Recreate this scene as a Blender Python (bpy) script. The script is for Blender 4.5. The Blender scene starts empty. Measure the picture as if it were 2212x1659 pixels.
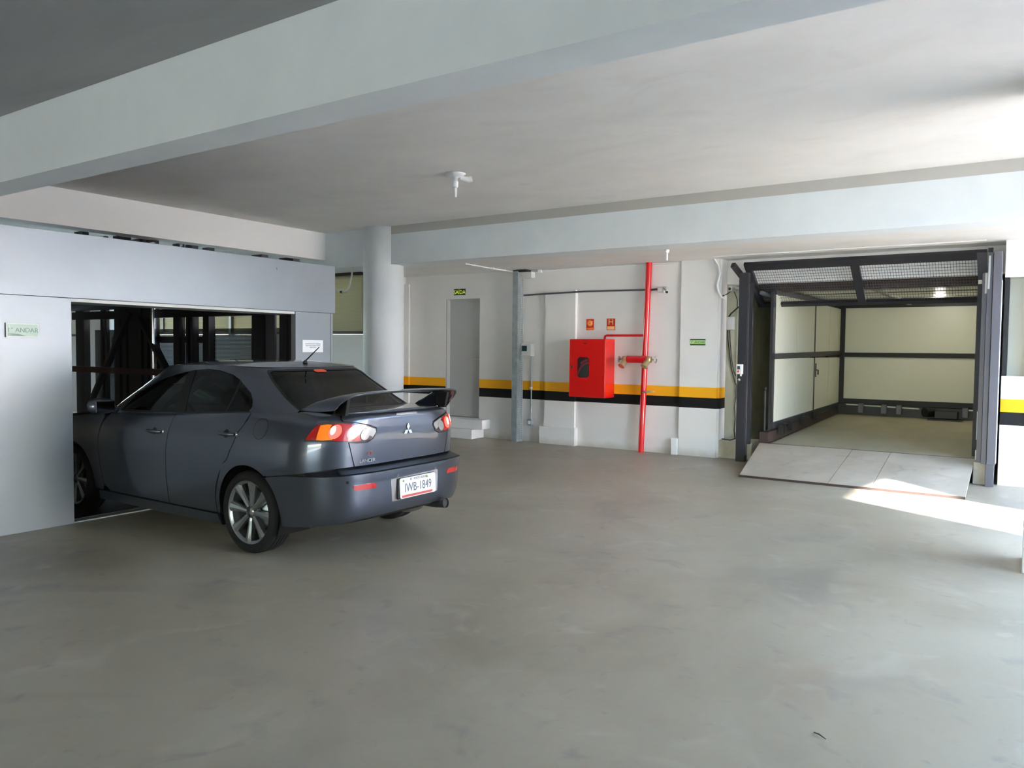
import bpy, bmesh, math, random
import numpy as np
from mathutils import Vector, Matrix
from mathutils.geometry import delaunay_2d_cdt
random.seed(7)
PI = math.pi
scene = bpy.context.scene
COL = scene.collection

# ------------------------------------------------------------------ materials
def new_mat(name):
    m = bpy.data.materials.new(name); m.use_nodes = True
    return m, m.node_tree.nodes, m.node_tree.links, m.node_tree.nodes['Principled BSDF']

def plain(name, col, rough=.5, metal=0., coat=0., spec=.5, bump=0., bscale=60., emis=None, estr=0.):
    m, N, L, b = new_mat(name)
    b.inputs['Base Color'].default_value = (*col, 1)
    b.inputs['Roughness'].default_value = rough
    b.inputs['Metallic'].default_value = metal
    b.inputs['Specular IOR Level'].default_value = spec
    b.inputs['Coat Weight'].default_value = coat
    b.inputs['Coat Roughness'].default_value = .04
    if emis:
        b.inputs['Emission Color'].default_value = (*emis, 1); b.inputs['Emission Strength'].default_value = estr
    if bump:
        t = N.new('ShaderNodeTexCoord'); n = N.new('ShaderNodeTexNoise'); n.inputs['Scale'].default_value = bscale
        n.inputs['Detail'].default_value = 6
        k = N.new('ShaderNodeBump'); k.inputs['Strength'].default_value = bump; k.inputs['Distance'].default_value = .01
        L.new(t.outputs['Object'], n.inputs['Vector']); L.new(n.outputs['Fac'], k.inputs['Height']); L.new(k.outputs['Normal'], b.inputs['Normal'])
    return m

def mottled(name, stops, scale=1.2, rough=(.6, .8), bump=.15, fine=40., stretch=(1, 1, 1), detail=8, second=None, spec=.3):
    """noise driven colour ramp, optional second layer (colour, scale, threshold, amount)"""
    m, N, L, b = new_mat(name)
    t = N.new('ShaderNodeTexCoord'); mp = N.new('ShaderNodeMapping'); mp.inputs['Scale'].default_value = stretch
    L.new(t.outputs['Object'], mp.inputs['Vector'])
    n = N.new('ShaderNodeTexNoise'); n.inputs['Scale'].default_value = scale; n.inputs['Detail'].default_value = detail
    n.inputs['Roughness'].default_value = .6; n.inputs['Distortion'].default_value = .4
    L.new(mp.outputs['Vector'], n.inputs['Vector'])
    r = N.new('ShaderNodeValToRGB'); e = r.color_ramp.elements
    while len(e) < len(stops): e.new(.5)
    for i, (p, c) in enumerate(stops): e[i].position = p; e[i].color = (*c, 1)
    L.new(n.outputs['Fac'], r.inputs['Fac']); out = r.outputs['Color']
    for col, sc, th, am in (second or []):
        n2 = N.new('ShaderNodeTexNoise'); n2.inputs['Scale'].default_value = sc; n2.inputs['Detail'].default_value = 7
        n2.inputs['Distortion'].default_value = 1.2
        L.new(mp.outputs['Vector'], n2.inputs['Vector'])
        mr = N.new('ShaderNodeMapRange'); mr.inputs['From Min'].default_value = th; mr.inputs['From Max'].default_value = th + .16
        mr.inputs['To Max'].default_value = am
        L.new(n2.outputs['Fac'], mr.inputs['Value'])
        mx = N.new('ShaderNodeMix'); mx.data_type = 'RGBA'; mx.inputs['B'].default_value = (*col, 1)
        L.new(mr.outputs['Result'], mx.inputs['Factor']); L.new(out, mx.inputs['A']); out = mx.outputs['Result']
    L.new(out, b.inputs['Base Color'])
    f = N.new('ShaderNodeTexNoise'); f.inputs['Scale'].default_value = fine; f.inputs['Detail'].default_value = 6
    L.new(t.outputs['Object'], f.inputs['Vector'])
    k = N.new('ShaderNodeBump'); k.inputs['Strength'].default_value = bump; k.inputs['Distance'].default_value = .01
    L.new(f.outputs['Fac'], k.inputs['Height']); L.new(k.outputs['Normal'], b.inputs['Normal'])
    mr = N.new('ShaderNodeMapRange'); mr.inputs['To Min'].default_value = rough[0]; mr.inputs['To Max'].default_value = rough[1]
    L.new(n.outputs['Fac'], mr.inputs['Value']); L.new(mr.outputs['Result'], b.inputs['Roughness'])
    b.inputs['Specular IOR Level'].default_value = spec
    return m

def glass_mat(name, tint, gloss_rough=.02, thru=.25):
    m, N, L, b = new_mat(name); N.remove(b)
    o = N['Material Output']
    tr = N.new('ShaderNodeBsdfTransparent'); tr.inputs['Color'].default_value = (*tint, 1)
    gl = N.new('ShaderNodeBsdfGlossy'); gl.inputs['Roughness'].default_value = gloss_rough
    fr = N.new('ShaderNodeFresnel'); fr.inputs['IOR'].default_value = 1.5
    mx = N.new('ShaderNodeMixShader')
    L.new(fr.outputs['Fac'], mx.inputs['Fac']); L.new(tr.outputs['BSDF'], mx.inputs[1]); L.new(gl.outputs['BSDF'], mx.inputs[2])
    L.new(mx.outputs['Shader'], o.inputs['Surface'])
    return m

def mesh_screen(name, col, pitch, fill, axes, offset=0.):
    """woven wire mesh: transparent holes cut by two wire directions in object space"""
    m, N, L, b = new_mat(name); o = N['Material Output']
    b.inputs['Base Color'].default_value = (*col, 1); b.inputs['Roughness'].default_value = .55; b.inputs['Metallic'].default_value = .4
    t = N.new('ShaderNodeTexCoord'); s = N.new('ShaderNodeSeparateXYZ'); L.new(t.outputs['Object'], s.inputs['Vector'])
    outs = []
    for a in axes:
        d = N.new('ShaderNodeMath'); d.operation = 'DIVIDE'; d.inputs[1].default_value = pitch; L.new(s.outputs[a], d.inputs[0])
        f = N.new('ShaderNodeMath'); f.operation = 'FRACT'; L.new(d.outputs[0], f.inputs[0])
        c = N.new('ShaderNodeMath'); c.operation = 'LESS_THAN'; c.inputs[1].default_value = fill; L.new(f.outputs[0], c.inputs[0]); outs.append(c)
    mx = N.new('ShaderNodeMath'); mx.operation = 'MAXIMUM'; L.new(outs[0].outputs[0], mx.inputs[0]); L.new(outs[-1].outputs[0], mx.inputs[1])
    tr = N.new('ShaderNodeBsdfTransparent'); ms = N.new('ShaderNodeMixShader')
    L.new(mx.outputs[0], ms.inputs['Fac']); L.new(tr.outputs['BSDF'], ms.inputs[1]); L.new(b.outputs['BSDF'], ms.inputs[2])
    L.new(ms.outputs['Shader'], o.inputs['Surface'])
    return m

def striped_wall(name, white, z0=.745, z1=.905, z2=1.065):
    """painted wall with a black band under a yellow band at a fixed height"""
    m, N, L, b = new_mat(name)
    g = N.new('ShaderNodeNewGeometry'); s = N.new('ShaderNodeSeparateXYZ'); L.new(g.outputs['Position'], s.inputs['Vector'])
    def band(lo, hi):
        a = N.new('ShaderNodeMath'); a.operation = 'GREATER_THAN'; a.inputs[1].default_value = lo; L.new(s.outputs['Z'], a.inputs[0])
        c = N.new('ShaderNodeMath'); c.operation = 'LESS_THAN'; c.inputs[1].default_value = hi; L.new(s.outputs['Z'], c.inputs[0])
        d = N.new('ShaderNodeMath'); d.operation = 'MULTIPLY'; L.new(a.outputs[0], d.inputs[0]); L.new(c.outputs[0], d.inputs[1]); return d
    t = N.new('ShaderNodeTexCoord'); n = N.new('ShaderNodeTexNoise'); n.inputs['Scale'].default_value = .9; n.inputs['Detail'].default_value = 5
    L.new(t.outputs['Object'], n.inputs['Vector'])
    r = N.new('ShaderNodeValToRGB'); r.color_ramp.elements[0].position = .3; r.color_ramp.elements[1].position = .7
    r.color_ramp.elements[0].color = (*[c * .93 for c in white], 1); r.color_ramp.elements[1].color = (*white, 1)
    L.new(n.outputs['Fac'], r.inputs['Fac']); out = r.outputs['Color']
    # dusty splash dirt just above the floor
    n3 = N.new('ShaderNodeTexNoise'); n3.inputs['Scale'].default_value = 3.; n3.inputs['Detail'].default_value = 7; L.new(t.outputs['Object'], n3.inputs['Vector'])
    ms = N.new('ShaderNodeMath'); ms.operation = 'MULTIPLY_ADD'; ms.inputs[1].default_value = .25; ms.inputs[2].default_value = -.06; L.new(n3.outputs['Fac'], ms.inputs[0])
    sb = N.new('ShaderNodeMath'); sb.operation = 'SUBTRACT'; L.new(ms.outputs[0], sb.inputs[0]); L.new(s.outputs['Z'], sb.inputs[1])
    mr = N.new('ShaderNodeMapRange'); mr.inputs['From Min'].default_value = -.05; mr.inputs['From Max'].default_value = .06; mr.inputs['To Max'].default_value = .45
    L.new(sb.outputs[0], mr.inputs['Value'])
    for fac, col in ((mr, (.40, .36, .26)), (band(z0, z1), (.008, .008, .009)), (band(z1, z2), (.95, .45, .012))):
        mx = N.new('ShaderNodeMix'); mx.data_type = 'RGBA'; mx.inputs['B'].default_value = (*col, 1)
        L.new(fac.outputs[0], mx.inputs['Factor']); L.new(out, mx.inputs['A']); out = mx.outputs['Result']
    L.new(out, b.inputs['Base Color']); b.inputs['Roughness'].default_value = .6; b.inputs['Specular IOR Level'].default_value = .3
    f = N.new('ShaderNodeTexNoise'); f.inputs['Scale'].default_value = 25; L.new(t.outputs['Object'], f.inputs['Vector'])
    k = N.new('ShaderNodeBump'); k.inputs['Strength'].default_value = .12; k.inputs['Distance'].default_value = .01
    L.new(f.outputs['Fac'], k.inputs['Height']); L.new(k.outputs['Normal'], b.inputs['Normal'])
    return m

M = {}
M['floor'] = mottled('concrete_floor', [(.28, (.212, .180, .128)), (.47, (.305, .266, .198)), (.6, (.35, .312, .236)), (.75, (.42, .382, .305))],
                     scale=.42, rough=(.34, .52), bump=.06, fine=30, spec=.5,
                     second=[((.19, .175, .15), .55, .56, .5), ((.27, .205, .15), .8, .60, .5), ((.47, .43, .36), 2.2, .58, .35), ((.15, .15, .16), 3.2, .60, .45), ((.16, .15, .14), 9., .64, .4)])
M['ceiling'] = mottled('painted_concrete_ceiling', [(.3, (.74, .73, .705)), (.5, (.79, .78, .755)), (.7, (.83, .82, .79))], scale=1.1, rough=(.8, .9), bump=.15,
                       fine=7, stretch=(.8, 1.2, 1), second=[((.66, .65, .635), 1.6, .60, .45)])
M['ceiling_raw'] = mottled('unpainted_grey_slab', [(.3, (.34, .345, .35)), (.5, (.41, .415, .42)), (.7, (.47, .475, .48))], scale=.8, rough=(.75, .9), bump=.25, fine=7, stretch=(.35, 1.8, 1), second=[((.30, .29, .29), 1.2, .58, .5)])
M['beam'] = mottled('painted_beam', [(.35, (.72, .77, .79)), (.6, (.77, .82, .84))], scale=1.4, rough=(.6, .75), bump=.12, fine=20)
M['wall'] = striped_wall('striped_painted_wall', (.80, .80, .785))
M['white'] = plain('white_paint', (.80, .805, .80), .6, bump=.1, bscale=25)
M['shaft_wall'] = plain('grey_rendered_wall', (.30, .29, .27), .8)
M['greenish'] = mottled('raw_plaster_recess', [(.35, (.46, .45, .34)), (.65, (.60, .58, .46))], scale=2.5, rough=(.7, .85), bump=.2, fine=30)
M['curb'] = mottled('rough_concrete_block', [(.35, (.46, .42, .32)), (.65, (.62, .58, .48))], scale=4, rough=(.8, .9), bump=.4, fine=40)
M['panel_steel'] = mottled('satin_painted_steel', [(.3, (.235, .262, .295)), (.7, (.28, .305, .335))], scale=.7, rough=(.30, .42), bump=.01, fine=8, spec=.5)
M['panel_steel'].node_tree.nodes['Principled BSDF'].inputs['Metallic'].default_value = .35
M['galv'] = mottled('galvanized_steel', [(.35, (.30, .35, .37)), (.65, (.42, .47, .49))], scale=9, rough=(.35, .5), bump=.03, spec=.6)
M['galv'].node_tree.nodes['Principled BSDF'].inputs['Metallic'].default_value = .5
M['dark_steel'] = plain('dark_painted_steel', (.030, .030, .036), .42, metal=.2)
M['grey_steel'] = plain('grey_painted_steel', (.115, .115, .135), .38, metal=.3)
M['brown_steel'] = plain('rust_primer_steel', (.045, .026, .022), .6)
M['black'] = plain('black', (.01, .01, .011), .5)
M['frame_dark'] = plain('dark_bronze_aluminium', (.022, .015, .011), .45, metal=.3)
M['louver'] = plain('beige_louver', (.30, .29, .235), .6)
M['sandwich'] = plain('cream_insulated_panel', (.74, .74, .62), .38, bump=.02, bscale=4)
M['seam'] = plain('panel_joint', (.05, .05, .045), .7)
M['ramp'] = mottled('dusty_steel_plate', [(.3, (.33, .29, .23)), (.6, (.42, .375, .305)), (.8, (.48, .435, .36))], scale=1.6, rough=(.5, .7), bump=.06, second=[((.2, .18, .15), 3.5, .6, .4)])
M['pallet'] = mottled('worn_deck_plate', [(.3, (.34, .31, .21)), (.6, (.44, .405, .30)), (.8, (.50, .45, .33))], scale=1.4, rough=(.45, .65), bump=.08, stretch=(1, .5, 1))
M['red'] = plain('fire_red_enamel', (.72, .008, .006), .32, coat=.3)
M['red_pipe'] = plain('red_pipe_paint', (.70, .008, .015), .25, coat=.4)
M['brass'] = plain('aged_brass', (.48, .40, .20), .35, metal=.7)
M['alu'] = plain('aluminium', (.55, .55, .54), .35, metal=.8)
M['pvc'] = plain('white_pvc', (.80, .81, .82), .35)
M['plastic_grey'] = plain('pale_grey_plastic', (.62, .64, .62), .45)
M['cable'] = plain('black_cable', (.012, .012, .012), .5)
M['door_leaf'] = plain('door_leaf_paint', (.50, .51, .505), .45)
M['chrome'] = plain('chrome', (.82, .83, .85), .12, metal=1.)
M['paper'] = plain('white_paper', (.78, .81, .84), .7)
M['ink'] = plain('printed_ink', (.12, .13, .16), .7)
M['sign_green'] = plain('photoluminescent_green', (.48, .74, .26), .5)
M['sign_dark_green'] = plain('dark_green_print', (.015, .07, .015), .5)
M['sign_pale'] = plain('pale_acrylic', (.55, .66, .62), .25)
M['sign_mint'] = plain('mint_print', (.36, .52, .44), .3)
M['sign_teal'] = plain('teal_print', (.08, .22, .19), .3)
M['sign_red'] = plain('sign_red', (.62, .03, .01), .5)
M['sign_orange'] = plain('sign_orange', (.95, .24, .035), .5)
M['sign_cream'] = plain('sign_cream', (.95, .62, .26), .5)
M['sign_black'] = plain('sign_black', (.012, .018, .008), .5)
M['sign_lime'] = plain('exit_lime', (.62, .86, .10), .5, emis=(.62, .86, .10), estr=.12)
M['shade_band'] = plain('painted_shade_band', (.50, .495, .46), .8, bump=.2, bscale=12)  # grey tone standing in for shade on the far beam
M['step_pad'] = plain('dark_bumper_pad', (.035, .034, .034), .35)
M['muffler'] = plain('heat_stained_steel', (.12, .105, .09), .45, metal=.5)
M['led'] = plain('display_dark', (.03, .08, .09), .2)
M['twig'] = plain('dry_twig', (.03, .03, .015), .8)
# car
M['paint'] = plain('graphite_metallic_paint', (.085, .097, .130), .28, metal=.8, coat=1.)
M['car_black'] = plain('black_trim', (.008, .008, .009), .5, spec=.3)
M['rubber'] = plain('tyre_rubber', (.010, .010, .011), .75, spec=.3, bump=.05, bscale=90)
M['alloy'] = plain('alloy_wheel', (.33, .34, .35), .28, metal=.85)
M['glass_side'] = glass_mat('tinted_side_glass', (.16, .18, .17))
M['glass_rear'] = glass_mat('tinted_rear_glass', (.10, .105, .10))
M['glass_front'] = glass_mat('windscreen_glass', (.55, .6, .57))
M['seat'] = plain('dark_upholstery', (.02, .02, .022), .8)
M['lens_red'] = plain('red_lens', (.42, .006, .006), .15, coat=1.)
M['lens_glow'] = plain('lit_brake_lens', (.9, .12, .09), .15, coat=1., emis=(1, .12, .09), estr=.30)
M['bulb'] = plain('lit_bulb', (1, .8, .75), .2, emis=(1, .62, .48), estr=1.3)
M['lens_amber'] = plain('amber_lens', (.95, .22, .01), .15, coat=1., emis=(1, .2, .01), estr=.06)
M['lens_clear'] = plain('clear_reverse_lens', (.42, .40, .40), .25, metal=.5, coat=1.)
M['mirror_dark'] = plain('mirror_glass', (.12, .13, .14), .1, metal=1.)
M['plate'] = plain('plate_grey', (.62, .63, .62), .35)
M['bezel'] = plain('lamp_bezel', (.05, .03, .035), .2, coat=1.)
M['sticker'] = plain('red_sticker', (.75, .09, .04), .4)
M['badge_red'] = plain('red_badge', (.5, .08, .07), .3)

# ------------------------------------------------------------------ object helpers
def link(o, parent=None):
    COL.objects.link(o)
    if parent is not None: o.parent = parent
    return o

def tag(o, label=None, cat=None, group=None, kind=None):
    if label: o['label'] = label
    if cat: o['category'] = cat
    if group: o['group'] = group
    if kind: o['kind'] = kind
    return o

def empty(name, loc=(0, 0, 0), rz=0., label=None, cat=None, group=None):
    o = bpy.data.objects.new(name, None); o.location = loc; o.rotation_euler = (0, 0, rz); o.empty_display_size = .1
    link(o); return tag(o, label, cat, group)

class MB:
    """collects geometry (world or parent-local coordinates) into one mesh"""
    def __init__(s): s.v = []; s.f = []; s.n = {}; s.sm = []
    def add(s, vs, fs, smooth=False):
        k = len(s.v); s.v += [tuple(map(float, p)) for p in vs]; s.f += [tuple(i + k for i in f) for f in fs]; s.sm += [smooth] * len(fs); return s
    def box(s, a, b, bev=0.):
        x0, x1 = sorted((a[0], b[0])); y0, y1 = sorted((a[1], b[1])); z0, z1 = sorted((a[2], b[2]))
        if bev <= 0:
            V = [(x, y, z) for z in (z0, z1) for y in (y0, y1) for x in (x0, x1)]
            return s.add(V, [(0, 2, 3, 1), (4, 5, 7, 6), (0, 1, 5, 4), (2, 6, 7, 3), (0, 4, 6, 2), (1, 3, 7, 5)])
        bm = bmesh.new(); bmesh.ops.create_cube(bm, size=1)
        for v in bm.verts: v.co = Vector(((x0 + x1) / 2 + v.co.x * (x1 - x0), (y0 + y1) / 2 + v.co.y * (y1 - y0), (z0 + z1) / 2 + v.co.z * (z1 - z0)))
        bmesh.ops.bevel(bm, geom=bm.edges[:], offset=bev, segments=2, profile=.5, affect='EDGES')
        return s.bm(bm)
    def bm(s, bm, smooth=False, mat=None):
        if mat: bmesh.ops.transform(bm, matrix=mat, verts=bm.verts)
        bm.verts.index_update(); V = [v.co[:] for v in bm.verts]; F = [tuple(v.index for v in f.verts) for f in bm.faces]; bm.free()
        return s.add(V, F, smooth)
    def tube(s, pts, r, seg=12, cap=True, r2=None):
        pts = [Vector(p) for p in pts]; n = len(pts); rings = []
        up = Vector((0, 0, 1)); prev = None
        for i, p in enumerate(pts):
            d = (pts[min(i + 1, n - 1)] - pts[max(i - 1, 0)]).normalized()
            if prev is None: a = d.cross(up if abs(d.z) < .9 else Vector((1, 0, 0))).normalized()
            else: a = (prev - d * prev.dot(d)).normalized()
            prev = a; b = d.cross(a); rr = r if r2 is None else r + (r2 - r) * i / (n - 1)
            if isinstance(r, (list, tuple)): rr = r[i]
            rings.append([p + (a * math.cos(t) + b * math.sin(t)) * rr for t in [2 * PI * k / seg for k in range(seg)]])
        V = [q for rg in rings for q in rg]; F = []
        for i in range(n - 1):
            for k in range(seg): F.append((i * seg + k, i * seg + (k + 1) % seg, (i + 1) * seg + (k + 1) % seg, (i + 1) * seg + k))
        s.add(V, F, True)
        if cap: s.add(rings[0], [tuple(range(seg))[::-1]]); s.add(rings[-1], [tuple(range(seg))])
        return s
    def lathe(s, prof, c, axis='z', seg=32, smooth=True, flip=False):
        """prof: (radius, height) pairs around an axis through c"""
        V = []; F = []
        for (r, h) in prof:
            for k in range(seg):
                t = 2 * PI * k / seg; a, b = r * math.cos(t), r * math.sin(t)
                V.append({'z': (c[0] + a, c[1] + b, c[2] + h), 'y': (c[0] + a, c[1] + h, c[2] + b), 'x': (c[0] + h, c[1] + a, c[2] + b)}[axis])
        for i in range(len(prof) - 1):
            for k in range(seg):
                q = (i * seg + k, i * seg + (k + 1) % seg, (i + 1) * seg + (k + 1) % seg, (i + 1) * seg + k); F.append(q[::-1] if flip else q)
        return s.add(V, F, smooth)
    def beam(s, p, q, w, h, up=(0, 0, 1)):
        p, q = Vector(p), Vector(q); d = (q - p).normalized(); u = Vector(up)
        if abs(d.dot(u)) > .99: u = Vector((0, 1, 0))
        a = d.cross(u).normalized(); b = a.cross(d)
        V = [c + a * sx * w / 2 + b * sz * h / 2 for c in (p, q) for sx, sz in ((-1, -1), (1, -1), (1, 1), (-1, 1))]
        return s.add(V, [(0, 1, 2, 3), (4, 7, 6, 5), (0, 4, 5, 1), (1, 5, 6, 2), (2, 6, 7, 3), (3, 7, 4, 0)])
    def prism(s, poly, d0, d1, axis='y'):
        n = len(poly)
        mk = {'y': lambda p, d: (p[0], d, p[1]), 'x': lambda p, d: (d, p[0], p[1]), 'z': lambda p, d: (p[0], p[1], d)}[axis]
        V = [mk(p, d0) for p in poly] + [mk(p, d1) for p in poly]
        return s.add(V, [tuple(range(n)), tuple(range(n, 2 * n))[::-1]] + [(i, i + n, (i + 1) % n + n, (i + 1) % n) for i in range(n)])
    def grid(s, P, smooth=True, flip=False):
        r, c = len(P), len(P[0]); V = [p for row in P for p in row]; F = []
        for i in range(r - 1):
            for j in range(c - 1):
                q = (i * c + j, i * c + j + 1, (i + 1) * c + j + 1, (i + 1) * c + j); F.append(q[::-1] if flip else q)
        return s.add(V, F, smooth)
    def build(s, name, mat, parent=None, label=None, recalc=True, custom=None):
        me = bpy.data.meshes.new(name); me.from_pydata(s.v, [], s.f)
        if recalc:
            bm = bmesh.new(); bm.from_mesh(me); bmesh.ops.recalc_face_normals(bm, faces=bm.faces[:]); bm.to_mesh(me); bm.free()
        me.polygons.foreach_set('use_smooth', s.sm)
        me.materials.append(M[mat] if isinstance(mat, str) else mat); me.update()
        o = bpy.data.objects.new(name, me); link(o, parent)
        if label: o['label'] = label
        return o

def text_mesh(mb, txt, size, origin, xdir, updir, depth=.001, align='CENTER', squash=1.):
    cu = bpy.data.curves.new('t', 'FONT'); cu.body = txt; cu.size = size; cu.align_x = align; cu.align_y = 'CENTER'; cu.extrude = depth / 2; cu.resolution_u = 3
    o = bpy.data.objects.new('t', cu); COL.objects.link(o)
    bpy.context.view_layer.update()
    dg = bpy.context.evaluated_depsgraph_get(); me = bpy.data.meshes.new_from_object(o.evaluated_get(dg))
    x = Vector(xdir).normalized(); u = Vector(updir).normalized(); n = x.cross(u); og = Vector(origin)
    mb.add([og + x * v.co.x * squash + u * v.co.y + n * (v.co.z + depth / 2) for v in me.vertices], [tuple(p.vertices) for p in me.polygons])
    bpy.data.objects.remove(o); bpy.data.curves.remove(cu); bpy.data.meshes.remove(me)
    return mb

def struct(mb, name, mat, parent=None, label=None, **k):
    o = mb.build(name, mat, parent, **k)
    if parent is None: o['kind'] = 'structure'
    if label: o['label'] = label
    return o
SKY, SUN, EXPO = 1.0, 20., 2.14
RX, RY, CX, CY = 6.0, -12.0, 1.3, 4.6
RO0, RO1, ROZ = 4.87, 6.27, 3.0
BX0, BX1, BZ = -5., 5., 2.1
WA0, WA1, WB0 = 2.9, 4.75, 6.45
FB = (.30, .36, .42); FW = (.84, .79, .76); FC = (.54, .67, .78)
# ------------------------------------------------------------------ camera
cam = bpy.data.cameras.new('camera'); cam.sensor_width = 36.; cam.lens = 1671.13 / 2212 * 36; cam.clip_end = 300
co = bpy.data.objects.new('camera', cam); COL.objects.link(co); scene.camera = co
yaw, pitch, roll, EYE = .5908, -.0443, .0098, 1.609
F = Vector((-math.sin(yaw) * math.cos(pitch), math.cos(yaw) * math.cos(pitch), math.sin(pitch)))
r0 = Vector((math.cos(yaw), math.sin(yaw), 0)); u0 = r0.cross(F)
r1 = r0 * math.cos(roll) + u0 * math.sin(roll); u1 = u0 * math.cos(roll) - r0 * math.sin(roll)
co.matrix_world = Matrix(((r1.x, u1.x, -F.x, 0), (r1.y, u1.y, -F.y, 0), (r1.z, u1.z, -F.z, EYE), (0, 0, 0, 1)))

# ------------------------------------------------------------------ room shell
YW = 11.445      # back wall
XE = -7.13       # car elevator facade
struct(MB().box((-19.6, RY, -.2), (.6, 11.6, 0)), 'floor', 'floor')
M['dark_floor'] = mottled('unseen_dark_floor', [(.35, (.10, .10, .10)), (.65, (.15, .15, .15))], scale=3, rough=(.8, .9))
struct(MB().box((.6, RY, -.2), (12, 11.6, 0)), 'floor', 'dark_floor')  # unseen floor made dark to cut bounce onto the ceiling
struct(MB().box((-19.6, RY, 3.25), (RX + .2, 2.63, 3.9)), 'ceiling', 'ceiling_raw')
struct(MB().box((-19.6, 2.88, 3.622), (CX, 9.55, 3.9)), 'ceiling', 'ceiling')
struct(MB().box((-10.2, 9.95, 3.0), (CX, 11.9, 3.3)), 'ceiling', 'ceiling')
struct(MB().box((-19.6, 9.95, 3.04), (-10.2, 10.7, 3.3)), 'ceiling', 'ceiling')
struct(MB().box((-19.6, 2.632, 2.785), (RX + .2, 2.878, 3.7)), 'ceiling_beam', 'beam')
struct(MB().box((-19.6, 9.55, 3.0), (RX + .2, 9.95, 3.75)), 'ceiling_beam', 'beam')
struct(MB().box((-10.7, 2.88, 3.149), (-10.39, 9.55, 3.66)), 'ceiling_beam', 'white')
# back wall with its pilasters, door opening and the lift opening
wb = MB()
wb.box((-10.2, YW, 0), (-9.20, YW + .25, 3.0)).box((-9.20, YW, 2.54), (-8.40, YW + .25, 3.0)).box((-8.40, YW, 0), (-3.90, YW + .25, 3.0))
wb.box((-9.20, YW, 0), (-8.40, YW + .25, .335))
struct(wb, 'wall_back', 'wall')
struct(MB().box((-9.2, YW + .16, .335), (-8.4, YW + .25, 2.54)), 'wall_back', 'black')
# small return where the wall steps forward behind the round column
struct(MB().box((-10.36, 10.45, 0), (-10.2, 11.6, 3.04)), 'wall_back', 'wall')
struct(MB().box((-10.2, 11.40, 0), (-10.08, YW, 2.86)), 'trim_1', 'wall')
struct(MB().box((-6.96, 11.385, .30), (-6.37, YW, 2.62)), 'trim_2', 'wall')                   # shallow pilaster
struct(MB().box((-7.03, 11.33, 0), (-6.33, YW, .30), .006), 'trim_3', 'wall')                 # its plinth
struct(MB().box((-4.52, 11.40, 0), (-3.93, 11.50, 3.0)), 'trim_4', 'wall')                    # wide pilaster at the lift
struct(MB().box((-10.08, YW - .008, 2.60), (-3.93, YW, 3.0)), 'trim_5', 'wall')                   # band above, slightly proud
struct(MB().box((-4.63, 11.37, 0), (-4.53, YW, .26), .004), 'trim_6', 'white')
struct(MB().box((-3.93, 11.72, 2.637), (-.30, 11.9, 3.0)), 'wall_back', 'white')  # lintel above the lift
struct(MB().box((-8.83, 9.544, 3.49), (CX, 9.55, 3.622)), 'shade_strip', 'shade_band')               # shade along the beam top put in as a grey band
struct(MB().box((-3.93, 11.06, 2.99), (-.5, 11.10, 3.0)), 'trim_7', 'white')                 # thin ceiling joint strip
# lift shaft shell
struct(MB().box((-3.80, 12.1, 0), (-3.66, 17.4, 3.2)).box((-4.4, 11.5, 0), (-4.25, 12.1, 3.2)), 'wall_left', 'greenish')
struct(MB().box((-4.25, 12.0, 0), (-3.66, 12.1, 3.2)).box((-3.82, 11.97, 0), (-3.76, 12.0, 3.2)), 'wall_left', 'greenish')
struct(MB().box((-4.0, 17.3, 0), (.2, 17.45, 3.2)), 'wall_back', 'greenish')
struct(MB().box((-.22, 11.5, 0), (-.12, 17.4, 3.2)), 'wall_right', 'greenish')
struct(MB().box((-4.0, 11.78, 3.05), (.2, 17.4, 3.2)), 'ceiling', 'ceiling')
struct(MB().box((-4.0, 11.6, -.2), (.2, 17.4, 0)), 'floor', 'floor')
# right part of the back wall with a recessed opening
wr = MB()
wr.box((-.30, 11.22, 0), (RX + .2, 11.5, 1.345)).box((-.30, 11.22, 2.55), (RX + .2, 11.52, 3.0)).box((-.06, 11.22, 1.345), (RX + .2, 11.5, 2.55))
struct(wr, 'wall_back', 'wall')
w = struct(MB().box((-.25, 11.42, 1.345), (-.06, 11.46, 2.55)), 'window_1', 'sandwich'); 
MB().box((-.30, 11.24, 1.345), (-.255, 11.40, 2.55)).build('window_frame', 'black', w)
# side and rear walls, mostly outside the view; daylight comes in through their openings
wl_ = MB()
for y0, y1, z0, z1 in ((RY, 6.6, 0, 3.9), (6.6, 9.4, 0, .3), (6.6, 9.4, 3.1, 3.9), (9.4, 10.6, 0, 3.9)): wl_.box((-19.6, y0, z0), (-19.4, y1, z1))  # unseen opening added to bring light to the round column
struct(wl_, 'wall_left', 'shaft_wall')
o = struct(MB().box((-19.395, 9.55, 1.87), (-19.30, 9.95, 2.75)), 'window_4', 'louver')
MB().box((-19.30, 9.50, 1.83), (-19.27, 9.60, 2.79)).box((-19.30, 9.60, 1.83), (-19.27, 10.0, 1.88)).build('window_frame', 'frame_dark', o)
struct(MB().box((-19.4, RY - .2, 0), (BX0, RY, 3.9)).box((BX1, RY - .2, 0), (RX + .2, RY, 3.9)).box((BX0, RY - .2, BZ), (BX1, RY, 3.9)), 'wall_front', 'ceiling_raw')
wr_ = MB()
for y0, y1, z0, z1 in ((RY, WA0, 0, 3.9), (WA0, WA1, 0, .5), (WA0, WA1, 2.9, 3.9), (WA1, RO0, 0, 3.9), (RO0, RO1, ROZ, 3.9), (RO1, WB0, 0, 3.9), (WB0, 11.2, 0, .25), (WB0, 11.2, 2.9, 3.9), (11.2, 11.6, 0, 3.9)):
    wr_.box((RX, y0, z0), (RX + .2, y1, z1))
struct(wr_, 'wall_right', 'white')
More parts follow.
